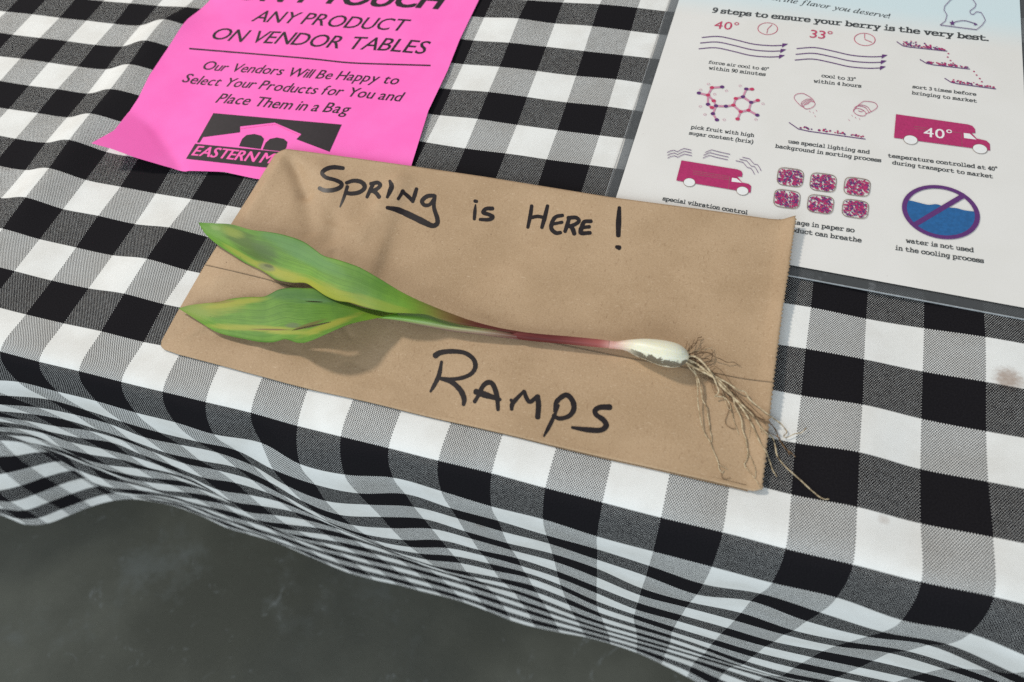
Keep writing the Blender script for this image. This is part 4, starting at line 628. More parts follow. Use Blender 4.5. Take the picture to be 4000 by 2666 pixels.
grey = plain('grey_print', (.035, .038, .040), .5, .15, 900, .3)
mag = plain('magenta_print', (.42, .018, .12), .5, .1, 900, .3)
red = plain('crimson_print', (.52, .035, .11), .5, .1, 900, .3)
pur = plain('purple_print', (.105, .022, .15), .5, .1, 900, .3)
blu = plain('blue_print', (.012, .105, .29), .5, .12, 500, .3)
wht = plain('paper_white', (.79, .78, .77), .5, .03, 900, .3)
brn = plain('brown_print', (.20, .13, .10), .5, .1, 900, .3)
ln = plain('pale_bond_print', (.58, .25, .36), .5, .1, 900, .3)
k = .68
def A_(x, y): return (2400 + k * x, k * y)
def B_(x, y): return (2400 + k * x, 600 + k * y)
def AA(*p): return [A_(*q) for q in p]
def BB(*p): return [B_(*q) for q in p]
t = Ink(); SH.text(t, 'the quality you expect, the flavor you deserve!', A_(400, -78), A_(1580, 108), 'script', 0, .006); t.build('tagline', grey, pg)
t = Ink(); SH.text(t, '9 steps to ensure your berry is the very best.', A_(562, 73), A_(2152, 238), 'slab', 0, .034, 1.15); t.build('heading', grey, pg)
caps = [('force air cool to 40\u00b0', A_(540, 366), A_(885, 410)), ('within 90 minutes', A_(540, 400), A_(868, 440)),
        ('cool to 33\u00b0', A_(1188, 446), A_(1385, 470)), ('within 4 hours', A_(1143, 477), A_(1419, 507)),
        ('sort 3 times before', A_(1712, 508), A_(2080, 553)), ('bringing to market', A_(1708, 543), A_(2083, 592)),
        ('pick fruit with high', A_(438, 741), A_(803, 790)), ('sugar content (brix)', A_(427, 776), A_(797, 827)),
        ('use special lighting and', A_(997, 823), A_(1467, 887)), ('background in sorting process', A_(923, 850), B_(1533, 53)),
        ('temperature controlled at 40\u00b0', A_(1570, 906), B_(2200, 104)), ('during transport to market', B_(1595, 64), B_(2175, 146)),
        ('special vibration control', B_(275, 271), B_(765, 352)), ('package in paper so', B_(945, 396), B_(1380, 456)),
        ('product can breathe', B_(962, 443), B_(1420, 514)), ('water is not used', B_(1673, 514), B_(2065, 571)),
        ('in the cooling process', B_(1613, 556), B_(2123, 633))]
for i in (0, 2, 4, 6, 8, 10, 13, 15):
    t = Ink()
    for body, p, q in caps[i:i + 2]: SH.text(t, body, p, q, 'slab', 0, .02, 1.22)
    t.build('caption', grey, pg)
t = Ink(); SH.text(t, *caps[12], 'slab', 0, .02, 1.22); t.build('caption', grey, pg)
# temperatures, clocks, air streams
for body, p, q, cc, hands, base in (('40\u00b0', A_(570, 164), A_(716, 178), A_(880, 168), [(905, 145), (881, 168), (875, 193)], ((503, 218), (493, 250), (485, 283))),
                              ('33\u00b0', A_(1120, 219), A_(1256, 233), A_(1437, 230), [(1437, 198), (1437, 229), (1478, 246)], ((1047, 282), (1042, 315), (1037, 348)))):
    t = Ink(); SH.text(t, body, p, q, 'sans'); t.build('temperature', red, pg)
    t = Ink(); SH.ring(t, cc, .0061, .00042); SH.stroke(t, AA(*hands), 2.2, 1); t.build('clock_picture', red, pg)
    t = Ink()
    for (x, y) in base:
        s1 = 1.0 if x < 900 else 1.06
        w_ = [(0, 0), (95, -6), (195, 14), (295, 38), (395, 47), (468, 45)]
        SH.stroke(t, [A_(x + s1 * a, y + c_) for a, c_ in w_], 3.2, 4)
        hx, hy = x + s1 * 462, y + 45
        SH.fill(t, AA((hx, hy - 11), (hx + 32, hy - 8), (hx - 3, hy + 13)))
    t.build('air_stream_picture', pur, pg)
def berries(x0, y0, x1, y1, n, spread, r=(4, 7), up=1.0):
    R1, R2 = Ink(), Ink()
    for i in range(n):
        f = rng.random(); x = x0 + (x1 - x0) * f; y = y0 + (y1 - y0) * f - abs(rng.normal()) * spread * (1 - .7 * f) * up
        SH.disc(R1 if rng.random() < .62 else R2, A_(x, y), rng.uniform(*r) * k, 8)
    return R1, R2
def tray(line, bx, n, spread, extra=()):
    t = Ink(); SH.stroke(t, AA(*line), 3.0, 1); t.build('chute_picture', pur, pg)
    r1, r2 = berries(*bx, n, spread)
    for q in extra: SH.disc(r1, A_(*q), 4, 8)
    r1.build('berry_picture', mag, pg); r2.build('berry_picture', pur, pg)
tray([(1622, 243), (1662, 270), (1910, 297)], (1655, 262, 1900, 289), 80, 15, [(1918, 310), (1914, 330), (1930, 350), (1945, 365)])
tray([(1755, 345), (1800, 372), (2040, 400)], (1790, 364, 2030, 392), 60, 9, [(2065, 413), (2080, 434), (2098, 454), (2110, 472)])
tray([(1897, 453), (1940, 480), (2190, 514)], (1935, 472, 2180, 505), 55, 8)
tray([(1003, 707), (1065, 750), (1440, 802)], (1068, 738, 1430, 792), 46, 10)
# sugar molecule
nod = [(618, 503, 'p'), (560, 507, 'm'), (485, 538, 'p'), (537, 550, 'm'), (537, 603, 'p'), (570, 583, 'm'), (560, 622, 'm'), (583, 612, 'p'), (640, 614, 'p'), (565, 657, 'p'), (588, 692, 'p'),
       (683, 608, 'm'), (697, 570, 'm'), (738, 560, 'p'), (757, 515, 'p'), (790, 516, 'm'), (785, 592, 'p'), (823, 580, 'm'), (770, 637, 'm'), (820, 665, 'p'), (725, 645, 'm'), (707, 687, 'm')]
bonds = [(0, 1), (1, 3), (2, 3), (3, 4), (3, 5), (4, 6), (5, 7), (7, 8), (7, 9), (9, 10), (8, 11), (11, 12), (12, 13), (13, 14), (14, 15), (13, 16), (16, 17), (16, 18), (18, 19), (18, 20), (20, 11), (20, 21)]
t = Ink()
for a, c_ in bonds: SH.stroke(t, AA(nod[a][:2], nod[c_][:2]), 7.5, 1)
t.build('bond_picture', ln, pg)
t1, t2, t3 = Ink(), Ink(), Ink()
for x, y, c_ in nod: SH.disc(t1 if c_ == 'm' else t2, A_(x, y), 9.0, 12)
for x, y in [(540, 487), (643, 525), (495, 520), (575, 545), (493, 615), (520, 662), (630, 692), (722, 497), (853, 600), (812, 690)]:
    SH.ring(t3, A_(x, y), .0008, .00022, 10)
t1.build('atom_picture', red, pg); t2.build('atom_picture', pur, pg); t3.build('atom_picture', ln, pg)
# lamps
t = Ink()
for pts in ([(1090, 622), (1066, 608), (1038, 578), (1032, 560), (1045, 545), (1075, 540), (1095, 545), (1135, 570), (1152, 598)],
            [(1072, 608), (1075, 592), (1100, 575), (1130, 572)], [(1080, 614), (1082, 598), (1108, 582), (1138, 578)],
            [(1374, 640), (1385, 622), (1420, 592), (1440, 585), (1490, 592), (1508, 608), (1505, 625), (1475, 645), (1443, 658)],
            [(1378, 622), (1400, 612), (1440, 622), (1462, 650)], [(1388, 617), (1410, 606), (1450, 616), (1472, 643)], [(1095, 605), (1110, 600), (1120, 592)], [(1400, 640), (1415, 645), (1428, 640)]):
    SH.stroke(t, AA(*pts), 1.8, 4)
for cx, cy, rx, ry in ((1119, 608, 33, 20), (1408, 648, 36, 20)):
    SH.stroke(t, [A_(cx + rx * math.cos(a), cy + ry * math.sin(a) + .25 * rx * math.cos(a) * (-1 if cx < 1200 else 1)) for a in np.linspace(0, 2 * math.pi, 14, endpoint=False)], 1.8, 3, True)
for x, y in ((1120, 640), (1140, 648), (1158, 636), (1362, 665), (1382, 676), (1405, 684), (1150, 668), (1345, 690)): SH.stroke(t, AA((x, y), (x + 4, y + 7)), 1.4, 1)
t.build('lamp_picture', mag, pg)
# trucks
def truck(fn, body, wheels, window, lines, num=None):
    t = Ink(); SH.fill(t, [fn(*p) for p in body]); t.build('truck_picture', mag, pg)
    t = Ink()
    for cx, cy, rx in wheels:
        w = P([fn(cx, cy), fn(cx + rx, cy + rx * .12)], .0021); SH.ring(t, fn(cx, cy), np.linalg.norm(w[1] - w[0]) / 2, np.linalg.norm(w[1] - w[0]), 28)
    SH.fill(t, [fn(*p) for p in window])
    if num: SH.text(t, '40\u00b0', num[0], num[1], 'sans', 0, .006)
    t.build('truck_cutout', wht, pg)
    t = Ink()
    for cx, cy, rx in wheels:
        w = P([fn(cx, cy), fn(cx + rx, cy + rx * .12)], .0021); SH.ring(t, fn(cx, cy), np.linalg.norm(w[1] - w[0]), .0003, 28)
    for l in lines: SH.stroke(t, [fn(*p) for p in l], 1.2, 1)
    t.build('truck_lines', brn, pg)
truck(A_, [(1617, 660), (2030, 719), (2056, 728), (2070, 745), (2072, 768), (2050, 767), (2080, 800), (2135, 812), (2155, 830), (2157, 869), (2140, 866), (1605, 795)],
      [(1700, 808, 40), (2098, 860, 42)], [(2005, 768), (2040, 772), (2078, 806), (2007, 797)], [[(1720, 730), (1800, 741)], [(1720, 742), (1800, 753)], [(1930, 760), (1990, 768)], [(1992, 770), (1996, 845)]], (A_(1775, 788), A_(1948, 808)))
truck(B_, [(385, 43), (705, 95), (727, 103), (735, 115), (733, 137), (705, 135), (733, 170), (770, 178), (785, 190), (781, 229), (766, 226), (355, 158)],
      [(430, 170, 33), (735, 218, 34)], [(675, 143), (702, 147), (732, 172), (672, 165)], [[(450, 102), (665, 136)], [(450, 112), (665, 146)], [(450, 122), (660, 156)], [(662, 140), (655, 205)]])
t = Ink()
for fn, (x, y) in ((A_, (303, 878)), (A_, (305, 894)), (A_, (306, 910)), (A_, (521, 880)), (A_, (512, 896)), (A_, (508, 912))):
    SH.stroke(t, [fn(x + a, y + c_) for a, c_ in ((0, 2), (32, -14), (60, -2), (92, -22), (138, -12))] if x < 400 else [fn(x + a, y + c_) for a, c_ in ((0, 0), (35, -16), (70, -6), (105, 2), (142, 10))], 2.0, 1)
for x, y in ((735, 25), (718, 36), (697, 45)):
    SH.stroke(t, [B_(x + a, y + c_) for a, c_ in ((0, 0), (45, 10), (62, 38), (90, 44), (107, 78))], 2.0, 1)
t.build('vibration_picture', pur, pg)
# six berry boxes
ux, uy = np.array([1.0, .135]), np.array([-.12, 1.0])
for cx, cy in ((1010, 140), (1198, 170), (1393, 195), (990, 265), (1183, 295), (1383, 322)):
    box_, r1, r2 = Ink(), Ink(), Ink()
    sq = [np.array([cx, cy]) + ux * 74 * np.sign(math.cos(a)) * abs(math.cos(a)) ** .5 + uy * 50 * np.sign(math.sin(a)) * abs(math.sin(a)) ** .5 for a in np.linspace(0, 2 * math.pi, 32, endpoint=False)]
    SH.stroke(box_, [B_(*p) for p in sq], 2.6, 1, True)
    for i in range(240):
        a, c_ = rng.uniform(-1, 1, 2)
        if abs(a) ** 4 + abs(c_) ** 4 < .95:
            p = np.array([cx, cy]) + ux * 67 * a + uy * 44 * c_
            SH.disc(r1 if rng.random() < .64 else r2, B_(*p), rng.uniform(3.0, 4.6), 7)
    box_.build('berry_box_picture', brn, pg); r1.build('berry_picture', mag, pg); r2.build('berry_picture', pur, pg)
# no-water sign
t = Ink()
wave = [(1664, 275), (1700, 276), (1740, 286), (1800, 300), (1850, 297), (1900, 314), (1960, 319), (2010, 332), (2075, 340)]
cen = P([B_(1871, 338)], .0021)[0]; rr_ = np.linalg.norm(P([B_(2099, 362)], .0021)[0] - cen) * .99
lo = []
w0, w1 = P([B_(1655, 275)], .0021)[0], P([B_(2085, 340)], .0021)[0]
a0 = math.atan2(w0[1] - cen[1], w0[0] - cen[0]); a1 = math.atan2(w1[1] - cen[1], w1[0] - cen[0])
a1 += 2 * math.pi if a1 < a0 else 0
wv = P([B_(*p) for p in wave], .0021)[:, :2]
arc = [(cen[0] + (rr_ - .001) * math.cos(a), cen[1] + (rr_ - .001) * math.sin(a)) for a in np.linspace(a0, a1, 40)]
poly = arc + [tuple(p) for p in smooth_curve(wv, 4)[::-1]][1:-1]
tri = tessellate_polygon([[Vector((p[0], p[1], 0)) for p in poly]]); e = SH.eps()
t.add([(p[0], p[1], drop(T, p[0], p[1], .0021) + e) for p in poly], [tuple(q) for q in tri]); t.build('water_picture', blu, pg)
t = Ink(); SH.n += 8; SH.ring(t, B_(1871, 338), rr_ - .0012, .0024, 64); SH.stroke(t, BB((2003, 246), (1865, 328), (1722, 414)), 20, 1); t.build('prohibition_picture', pur, pg)
# outline map
t = Ink()
SH.stroke(t, AA((1870, 148), (1900, 125), (1909, 90), (1892, 62), (1897, 38), (1913, 22), (1925, 8), (1955, -15), (2000, -24), (2055, -2), (2076, 28), (2070, 46), (2040, 68), (2045, 85), (2062, 87), (2078, 72), (2105, 76), (2120, 100), (2130, 122), (2110, 150), (2078, 175), (1985, 163)), 2.4, 1, True)
SH.stroke(t, AA((1955, 130), (2010, 123), (2078, 142)), 2.4, 4); SH.fill(t, AA((2066, 135), (2086, 146), (2064, 150)))
sx, sy = 1940, 137
SH.fill(t, [A_(sx + (19 if i % 2 == 0 else 8) * math.sin(i * math.pi / 5), sy - (17 if i % 2 == 0 else 7) * math.cos(i * math.pi / 5)) for i in range(10)])
t.build('map_picture', pur, pg)

# ------------------------------------------------------------------ kraft paper bag
kraft_l = kraft_material('kraft_seam_shadow', .36); kraft = kraft_material('kraft_paper'); kraft_d = kraft_material('kraft_inside', .72)  # first copy is darkened to hold the seam's shadow line in its colour
bag = empty('paper_bag', (0, -.07, .001))
tag(bag, 'flat brown kraft paper bag with two lines of black marker lettering', 'paper bag')
BZ = .0055
top = [(1072, 606, .0040), (1095, 590, .0055), (1118, 582, .0068), (1300, 606, BZ), (1600, 648, BZ), (1900, 692, BZ), (2380, 770, BZ), (2800, 826, BZ), (3010, 856, .0050), (3060, 859, .0054), (3106, 853, .0062)]
bot = [(630, 1352, .0030), (640, 1366, .0030), (700, 1388, .0035), (950, 1455, .0045), (1200, 1518, .0050), (1450, 1577, .0050), (1700, 1637, .0050), (2000, 1706, .0052), (2350, 1788, .0050), (2700, 1866, .0045), (2945, 1921, .0042), (2976, 1915, .0042)]
lef = [(1072, 606, .0040), (980, 755, .0038), (800, 1036, .0036), (690, 1225, .0034), (630, 1334, .0032), (630, 1352, .0030)]
rig = [(3106, 853, .0062), (3096, 930, .0055), (3078, 1060, .005), (3056, 1200, .0046), (3030, 1400, .0042), (3012, 1560, .0042), (2994, 1740, .0042), (2976, 1915, .0042)]
n_, m_ = 260, 130
G = coons(edge(top, 0), edge(bot, 0), edge(lef, 0), edge(rig, 0), n_, m_)
a_, b_2 = np.meshgrid(np.linspace(0, 1, n_), np.linspace(0, 1, m_), indexing='ij')
def sstep(x, lo, hi):
    t_ = np.clip((x - lo) / (hi - lo), 0, 1); return t_ * t_ * (3 - 2 * t_)
rimf = sstep(np.minimum(np.minimum(a_, 1 - a_) * 2, np.minimum(b_2, 1 - b_2)), 0, .10)
H = .0008 * np.sin(a_ * 5 + 1) * np.sin(b_2 * 4)
def ridge(p0, p1, w, h, kind='r'):
    d, s_ = seg_dist(G[..., 0], G[..., 1], P([p0], BZ)[0], P([p1], BZ)[0])
    if kind == 'r': return h * np.exp(-(d / w) ** 2)
    return h * np.tanh(s_ / w) * np.exp(-(d / (w * 5)) ** 2)          # a one-sided crease
for r_ in (((1130, 600), (1190, 760), .004, -.0016),
           ((1190, 760), (1215, 900), .005, -.0010),
           ((1240, 640), (1330, 760), .006, .0010),
           ((1480, 800), (1590, 640), .004, .0007),
           ((1330, 760), (1290, 930), .006, -.0008),
           ((1420, 900), (1660, 640), .007, .0009),
           ((850, 1090), (1050, 1010), .006, .0007),
           ((700, 1330), (830, 1240), .004, .0008),
           ((1080, 640), (960, 830), .006, .0008),
           ((1000, 1420), (1010, 1360), .006, .0006),
           ((1160, 600), (1260, 620), .004, .0008)):
    H += ridge(*r_)
for r_ in (((1610, 655), (1490, 1010), .0032, .0006, 's'),
           ((1490, 1010), (1290, 1500), .0032, .0005, 's'),
           ((1150, 610), (1340, 880), .0030, -.0005, 's'),
           ((1900, 1100), (2350, 760), .008, .0005, 's'),
           ((1060, 1040), (1130, 1180), .003, .0005, 's')):
    H += ridge(*r_)
for k_ in range(16):                                   # fine crumples of the folded left end
    q0 = (rng.uniform(720, 1500), rng.uniform(640, 1480)); an = rng.uniform(.3, 2.6); ln_ = rng.uniform(60, 200)
    H += ridge(q0, (q0[0] + ln_ * math.cos(an), q0[1] + ln_ * math.sin(an) * .7), rng.uniform(.0014, .003), rng.uniform(-.0006, .0006))
H = 1.35 * H * rimf
H += .0020 * sstep(a_, .972, 1.0) * (1 - .5 * b_2)
G[..., 2] += H
per = np.arange(m_) * .5
zig = np.where(np.arange(m_) % 2 == 0, .00045, -.00025) + rng.normal(size=m_) * .00012
G[-1, 1:-1, 0] += zig[1:-1]
for i in range(n_):
    for j in range(m_):
        G[i, j, 2] = max(G[i, j, 2], drop(T_cloth, G[i, j, 0], G[i, j, 1], 0) + .0012)
front = mesh_obj('front_panel', G.reshape(-1, 3), grid_faces(n_, m_, flip=True), kraft, bag)
sol = front.modifiers.new('thickness', 'SOLIDIFY'); sol.thickness = .00022; sol.offset = -1
# rear panel, a little lower and offset, and the tucked side gusset between the two
Gb = G[::4, ::3].copy(); Gb[..., 2] = np.maximum(.0006, np.minimum(.0012, Gb[..., 2] - .002)); sh = sstep(b_2[::4, ::3], .6, 1.0) * sstep(a_[::4, ::3], .25, 1.0)
Gb[..., 1] -= .0006 * sh; Gb[..., 0] -= .0030 * sstep(a_[::4, ::3], .9, 1.0) - .0006
for i in range(Gb.shape[0]):
    for j in range(Gb.shape[1]): Gb[i, j, 2] = max(Gb[i, j, 2], drop(T_cloth, Gb[i, j, 0], Gb[i, j, 1], 0) + .0006, drop(bvh(pg), 0, 0, 0))
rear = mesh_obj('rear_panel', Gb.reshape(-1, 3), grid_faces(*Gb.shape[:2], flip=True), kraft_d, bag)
bt = G[:, -1]
gv, gf = [], []
for i, p in enumerate(bt):
    z0 = drop(T_cloth, p[0], p[1], 0) + .0008
    inset = .0022
    gv += [(p[0], p[1] + .0002, p[2] - .0008), (p[0], p[1] + inset, (p[2] + z0) / 2), (p[0] - .001, p[1] + .0004, z0)]
for i in range(len(bt) - 1):
    for q in (0, 1): gf.append((3 * i + q, 3 * i + q + 1, 3 * i + 4 + q, 3 * i + 3 + q))
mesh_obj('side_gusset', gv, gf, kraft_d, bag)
T_bag = bvh(front); SHB = Sheet(T_bag, BZ)
# pasted seam: a thin lip along the bag, its shadow line painted as dark kraft, seen left of the leaves and right of the bulb
seam = smooth_curve([(802, 1038), (900, 1060), (1040, 1094), (1135, 1122), (1500, 1205), (1900, 1290), (2400, 1392), (2700, 1444), (2800, 1462), (2900, 1482), (3018, 1497)], 6)
lo_ = on_surface(seam, T_bag, BZ, .00005); hi_ = on_surface(seam + np.array([.5, -2.8]), T_bag, BZ, .00025)
nS = len(seam)
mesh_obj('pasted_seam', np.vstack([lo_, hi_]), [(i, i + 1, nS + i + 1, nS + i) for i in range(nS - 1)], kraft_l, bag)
marker = ink_material('black_marker', (.013, .0085, .010), .55, 420, (.13, .085, .06), .45)
k7 = .595
def C7(*p): return [(1100 + k7 * x, 560 + k7 * y) for x, y in p]
k5 = .5525
def C5(*p): return [(1500 + k5 * x, 1150 + k5 * y) for x, y in p]
def letters(name, strokes):
    t_ = Ink()
    for pts, w_ in strokes: SHB.stroke(t_, pts, np.asarray(w_) * 1.38, 7, jitter=.03)
    t_.build(name, marker, bag)
letters('handwritten_line', [
    (C7((405, 165), (340, 159), (290, 172), (266, 198), (292, 226), (350, 242), (392, 264), (385, 290), (342, 308), (285, 311), (247, 296)), [11, 13, 12, 11, 11, 12, 13, 12, 11]),
    (C7((432, 285), (415, 340), (400, 380), (383, 420)), [10, 9, 8, 4]), (C7((425, 262), (470, 248), (515, 253), (543, 275), (540, 302), (505, 325), (455, 332), (422, 325)), [10, 12, 13, 12, 12, 11]),
    (C7((602, 266), (580, 312), (560, 356)), [11, 11, 9]), (C7((585, 268), (628, 260), (648, 276), (625, 302), (590, 316)), 11), (C7((598, 314), (622, 330), (641, 355)), [10, 12, 12]),
    (C7((710, 248), (722, 282), (712, 315), (693, 357)), [8, 14, 13, 8]), (C7((726, 285), (705, 312)), 8),
    (C7((797, 315), (784, 338), (765, 368)), [12, 10, 9]), (C7((792, 318), (828, 348), (862, 380)), [10, 11, 12]), (C7((886, 300), (874, 340), (860, 386)), [10, 12, 10]),
    (C7((1000, 345), (955, 350), (922, 380), (937, 407), (972, 404), (1004, 362)), [11, 12, 12, 11, 10, 9]),
    (C7((1006, 345), (1000, 420), (1022, 495), (1020, 530), (990, 543), (940, 522), (850, 478), (765, 440), (692, 424)), [10, 11, 13, 13, 14, 17, 18, 16, 10]),
    (C7((1268, 381), (1282, 384)), [10, 9]), (C7((1273, 405), (1269, 450), (1265, 500)), [4, 10, 9]),
    (C7((1386, 430), (1342, 432), (1324, 456), (1362, 470), (1386, 486), (1360, 503), (1302, 502)), [11, 11, 12, 11, 12, 11, 9]),
    (C7((1642, 412), (1632, 480), (1616, 555)), [10, 11, 9]), (C7((1746, 412), (1727, 490), (1708, 556)), [10, 12, 10]), (C7((1630, 492), (1680, 482), (1726, 490)), 10),
    (C7((1845, 475), (1800, 485), (1776, 520), (1771, 562), (1800, 590), (1832, 588)), [10, 11, 12, 12, 10]), (C7((1782, 532), (1842, 520)), 9),
    (C7((1888, 490), (1876, 535), (1860, 582)), [11, 12, 10]), (C7((1880, 492), (1932, 490), (1952, 512), (1925, 535), (1888, 548)), 11), (C7((1898, 545), (1912, 568), (1922, 597)), [11, 13, 12]),
    (C7((2032, 514), (1988, 517), (1972, 550), (1964, 590), (2026, 590)), [11, 11, 13, 12, 11]), (C7((1974, 555), (2022, 550)), 10),
    (C7((2217, 424), (2212, 520), (2210, 608)), [10, 15, 13]), (C7((2198, 682), (2217, 688)), [10, 14])])
letters('handwritten_name', [
    (C5((407, 478), (388, 575), (352, 650), (328, 690)), [8, 13, 11, 6]),
    (C5((362, 436), (400, 414), (480, 405), (570, 416), (630, 458), (646, 512), (620, 560), (560, 590), (480, 602), (400, 595)), [17, 15, 13, 12, 13, 13, 12, 11, 10, 8]),
    (C5((400, 600), (480, 624), (540, 680), (566, 740), (562, 783)), [8, 14, 15, 15, 10]),
    (C5((640, 762), (668, 715), (700, 650), (737, 625), (770, 640), (798, 720), (806, 818)), [11, 11, 13, 14, 14, 14, 10]), (C5((648, 690), (720, 714), (822, 746)), [17, 18, 9]),
    (C5((902, 815), (912, 770), (990, 685)), [10, 13, 8]), (C5((898, 748), (908, 775)), 9), (C5((993, 688), (1004, 728), (1032, 762), (1087, 722)), [9, 12, 12, 12]), (C5((1087, 722), (1092, 790), (1086, 872)), [13, 15, 15]),
    (C5((1236, 785), (1190, 890), (1160, 950), (1130, 1006)), [6, 11, 11, 5]), (C5((1205, 830), (1222, 760), (1285, 714), (1330, 750), (1342, 812), (1308, 862), (1240, 880), (1196, 858)), [8, 14, 14, 15, 15, 13, 12, 10]),
    (C5((1597, 800), (1530, 801), (1492, 822), (1502, 855), (1550, 890), (1570, 930), (1532, 962), (1440, 960), (1330, 944)), [17, 15, 14, 14, 15, 16, 15, 15, 8])])

# ------------------------------------------------------------------ the ramp (wild leek)
plant = empty('wild_leek', (0, -.08, .006))
tag(plant, 'fresh wild leek with two green leaves, white bulb and stringy roots lying on the bag', 'wild leek')
k4 = .51
def C4(*p): return [(600 + k4 * x, 800 + k4 * y) for x, y in p]
def C2(*p): return [(1200 + .5204 * x, 1000 + .5204 * y) for x, y in p]
def blade(name, upper, lower, zu, zm, zl, m_, n=150, w=44, midpull=.5, wavy=0.0):
    up_, lo2 = resample(smooth_curve(upper, 5), n), resample(smooth_curve(lower, 5), n)
    s_ = np.linspace(0, 1, n)
    f = lambda q: np.interp(s_, np.linspace(0, 1, len(q)), q)
    z0, z1, z2 = f(zu), f(zm), f(zl)
    ker = np.ones(9) / 9
    z0, z1, z2 = [np.convolve(np.pad(q, 4, 'edge'), ker, 'valid') for q in (z0, z1, z2)]
    V_, PXc, ST = np.zeros((n, w, 3)), np.zeros((n, w, 2)), np.zeros((n, w, 2))
    for j in range(w):
        t_ = j / (w - 1)
        px = up_ * (1 - t_) + lo2 * t_
        z = z0 * (1 - t_) * (1 - 2 * t_) + z1 * 4 * t_ * (1 - t_) + z2 * t_ * (2 * t_ - 1)
        z = z + wavy * np.sin(s_ * 17 + t_ * 3) * (2 * t_ - 1) ** 2
        V_[:, j] = P(px, z); PXc[:, j] = px / 1000; ST[:, j] = np.c_[s_, np.full(n, t_)]
    o = mesh_obj(name, V_.reshape(-1, 3), grid_faces(n, w, flip=True), m_, plant, uv=PXc.reshape(-1, 2), uv2=ST.reshape(-1, 2))
    so = o.modifiers.new('thickness', 'SOLIDIFY'); so.thickness = .00016; so.offset = -1
    return o
YEL, DRK, BRN, GRY, PAL = (.42, .42, .065), (.085, .145, .03), (.20, .11, .05), (.17, .19, .12), (.22, .38, .16)
leaf1_m = leaf_material('upper_leaf_green', [
    (960, 950, 150, 38, .62, DRK, .85), (1035, 975, 60, 30, .5, (.10, .17, .06), .7), (900, 905, 60, 18, .35, (.32, .38, .06), .7), (840, 890, 22, 10, .3, (.55, .58, .25), .6),
    (820, 885, 70, 40, .6, (.17, .34, .08), .6),
    (1130, 1085, 150, 26, .38, YEL, .95), (1290, 1142, 190, 30, .42, (.42, .42, .05), .75), (960, 1010, 110, 12, .55, (.40, .40, .06), .7), (1480, 1190, 160, 22, .3, (.33, .38, .05), .6),
    (1040, 1046, 34, 15, .2, GRY, .65), (1050, 1040, 18, 6, .2, (.08, .09, .05), .6), (1180, 985, 200, 34, .5, (.13, .30, .12), .55)], [], (.55, .85))
leaf2_m = leaf_material('lower_leaf_green', [
    (830, 1205, 130, 36, -.12, (.36, .40, .07), .8), (920, 1185, 130, 15, -.15, YEL, .85), (760, 1225, 70, 30, .2, (.28, .38, .09), .7),
    (1000, 1283, 200, 13, .05, YEL, .85), (1290, 1270, 130, 14, -.35, YEL, .85), (1130, 1300, 120, 9, .02, (.45, .44, .08), .7),
    (1145, 1272, 32, 11, .0, GRY, .7), (1060, 1288, 90, 3.5, .02, BRN, .9), (1210, 1268, 75, 7, -.33, BRN, .7), (870, 1180, 50, 7, -.12, (.30, .24, .06), .7),
    (1230, 1173, 60, 7, .1, PAL, .8), (1180, 1155, 190, 30, .1, (.085, .20, .075), .6), (1270, 1325, 40, 14, -.3, (.09, .22, .05), .5)],
    [(1142, 1291, 1290, 1259, 7), (1192, 1177, 1262, 1181, 4.5)], (.7, 1.0))
upper1 = C4((343, 137), (460, 143), (600, 152), (740, 192), (870, 208), (1000, 232), (1130, 275), (1210, 325), (1300, 390), (1420, 425), (1540, 465), (1600, 492)) + [(1450, 1070), (1491, 1094), (1554, 1133), (1616, 1165), (1697, 1200), (1772, 1229), (1850, 1256), (1942, 1280), (2052, 1299)]
lower1 = C4((343, 137), (375, 195), (420, 250), (500, 315), (600, 380), (700, 445), (800, 490), (870, 530), (940, 575), (1060, 597), (1160, 600), (1230, 640), (1310, 695), (1400, 735), (1500, 750), (1600, 780), (1700, 805), (1800, 825)) + [(1538, 1222), (1616, 1225), (1668, 1230), (1720, 1248), (1798, 1269), (1899, 1285), (2052, 1307)]
upper2 = C4((190, 795), (280, 770), (400, 755), (500, 745), (600, 720), (720, 708), (840, 705), (900, 680), (960, 650), (1050, 637), (1150, 640), (1230, 645), (1350, 690), (1500, 755), (1650, 800), (1870, 828)) 
lower2 = C4((190, 795), (300, 865), (400, 930), (480, 975), (580, 1005), (700, 1030), (800, 1050), (900, 1055), (960, 1042), (1000, 1031), (1040, 1038), (1090, 1055), (1150, 1057), (1220, 1035), (1300, 1000), (1400, 955), (1500, 915), (1600, 890), (1700, 870), (1780, 850), (1870, 828))
b0 = .0062
blade('leaf', upper2, lower2, [.0068, .0075, .0085, .0092, .0098, .0105, .0110, .0115, .011], [.0070, .0078, .0088, .0098, .0120, .0155, .0160, .0140, .0112], [.0066, .0068, .0072, .0085, .0140, .0225, .0235, .0180, .0115], leaf2_m, wavy=.0004)
blade('leaf', upper1, lower1, [.0105, .0120, .0135, .0145, .0160, .0175, .0170, .0140, .0110, .0090], [.0102, .0108, .0112, .0122, .0158, .0185, .0180, .0146, .0112, .0092], [.0095, .0088, .0078, .0090, .0140, .0180, .0178, .0140, .0108, .0088], leaf1_m, wavy=.0006)
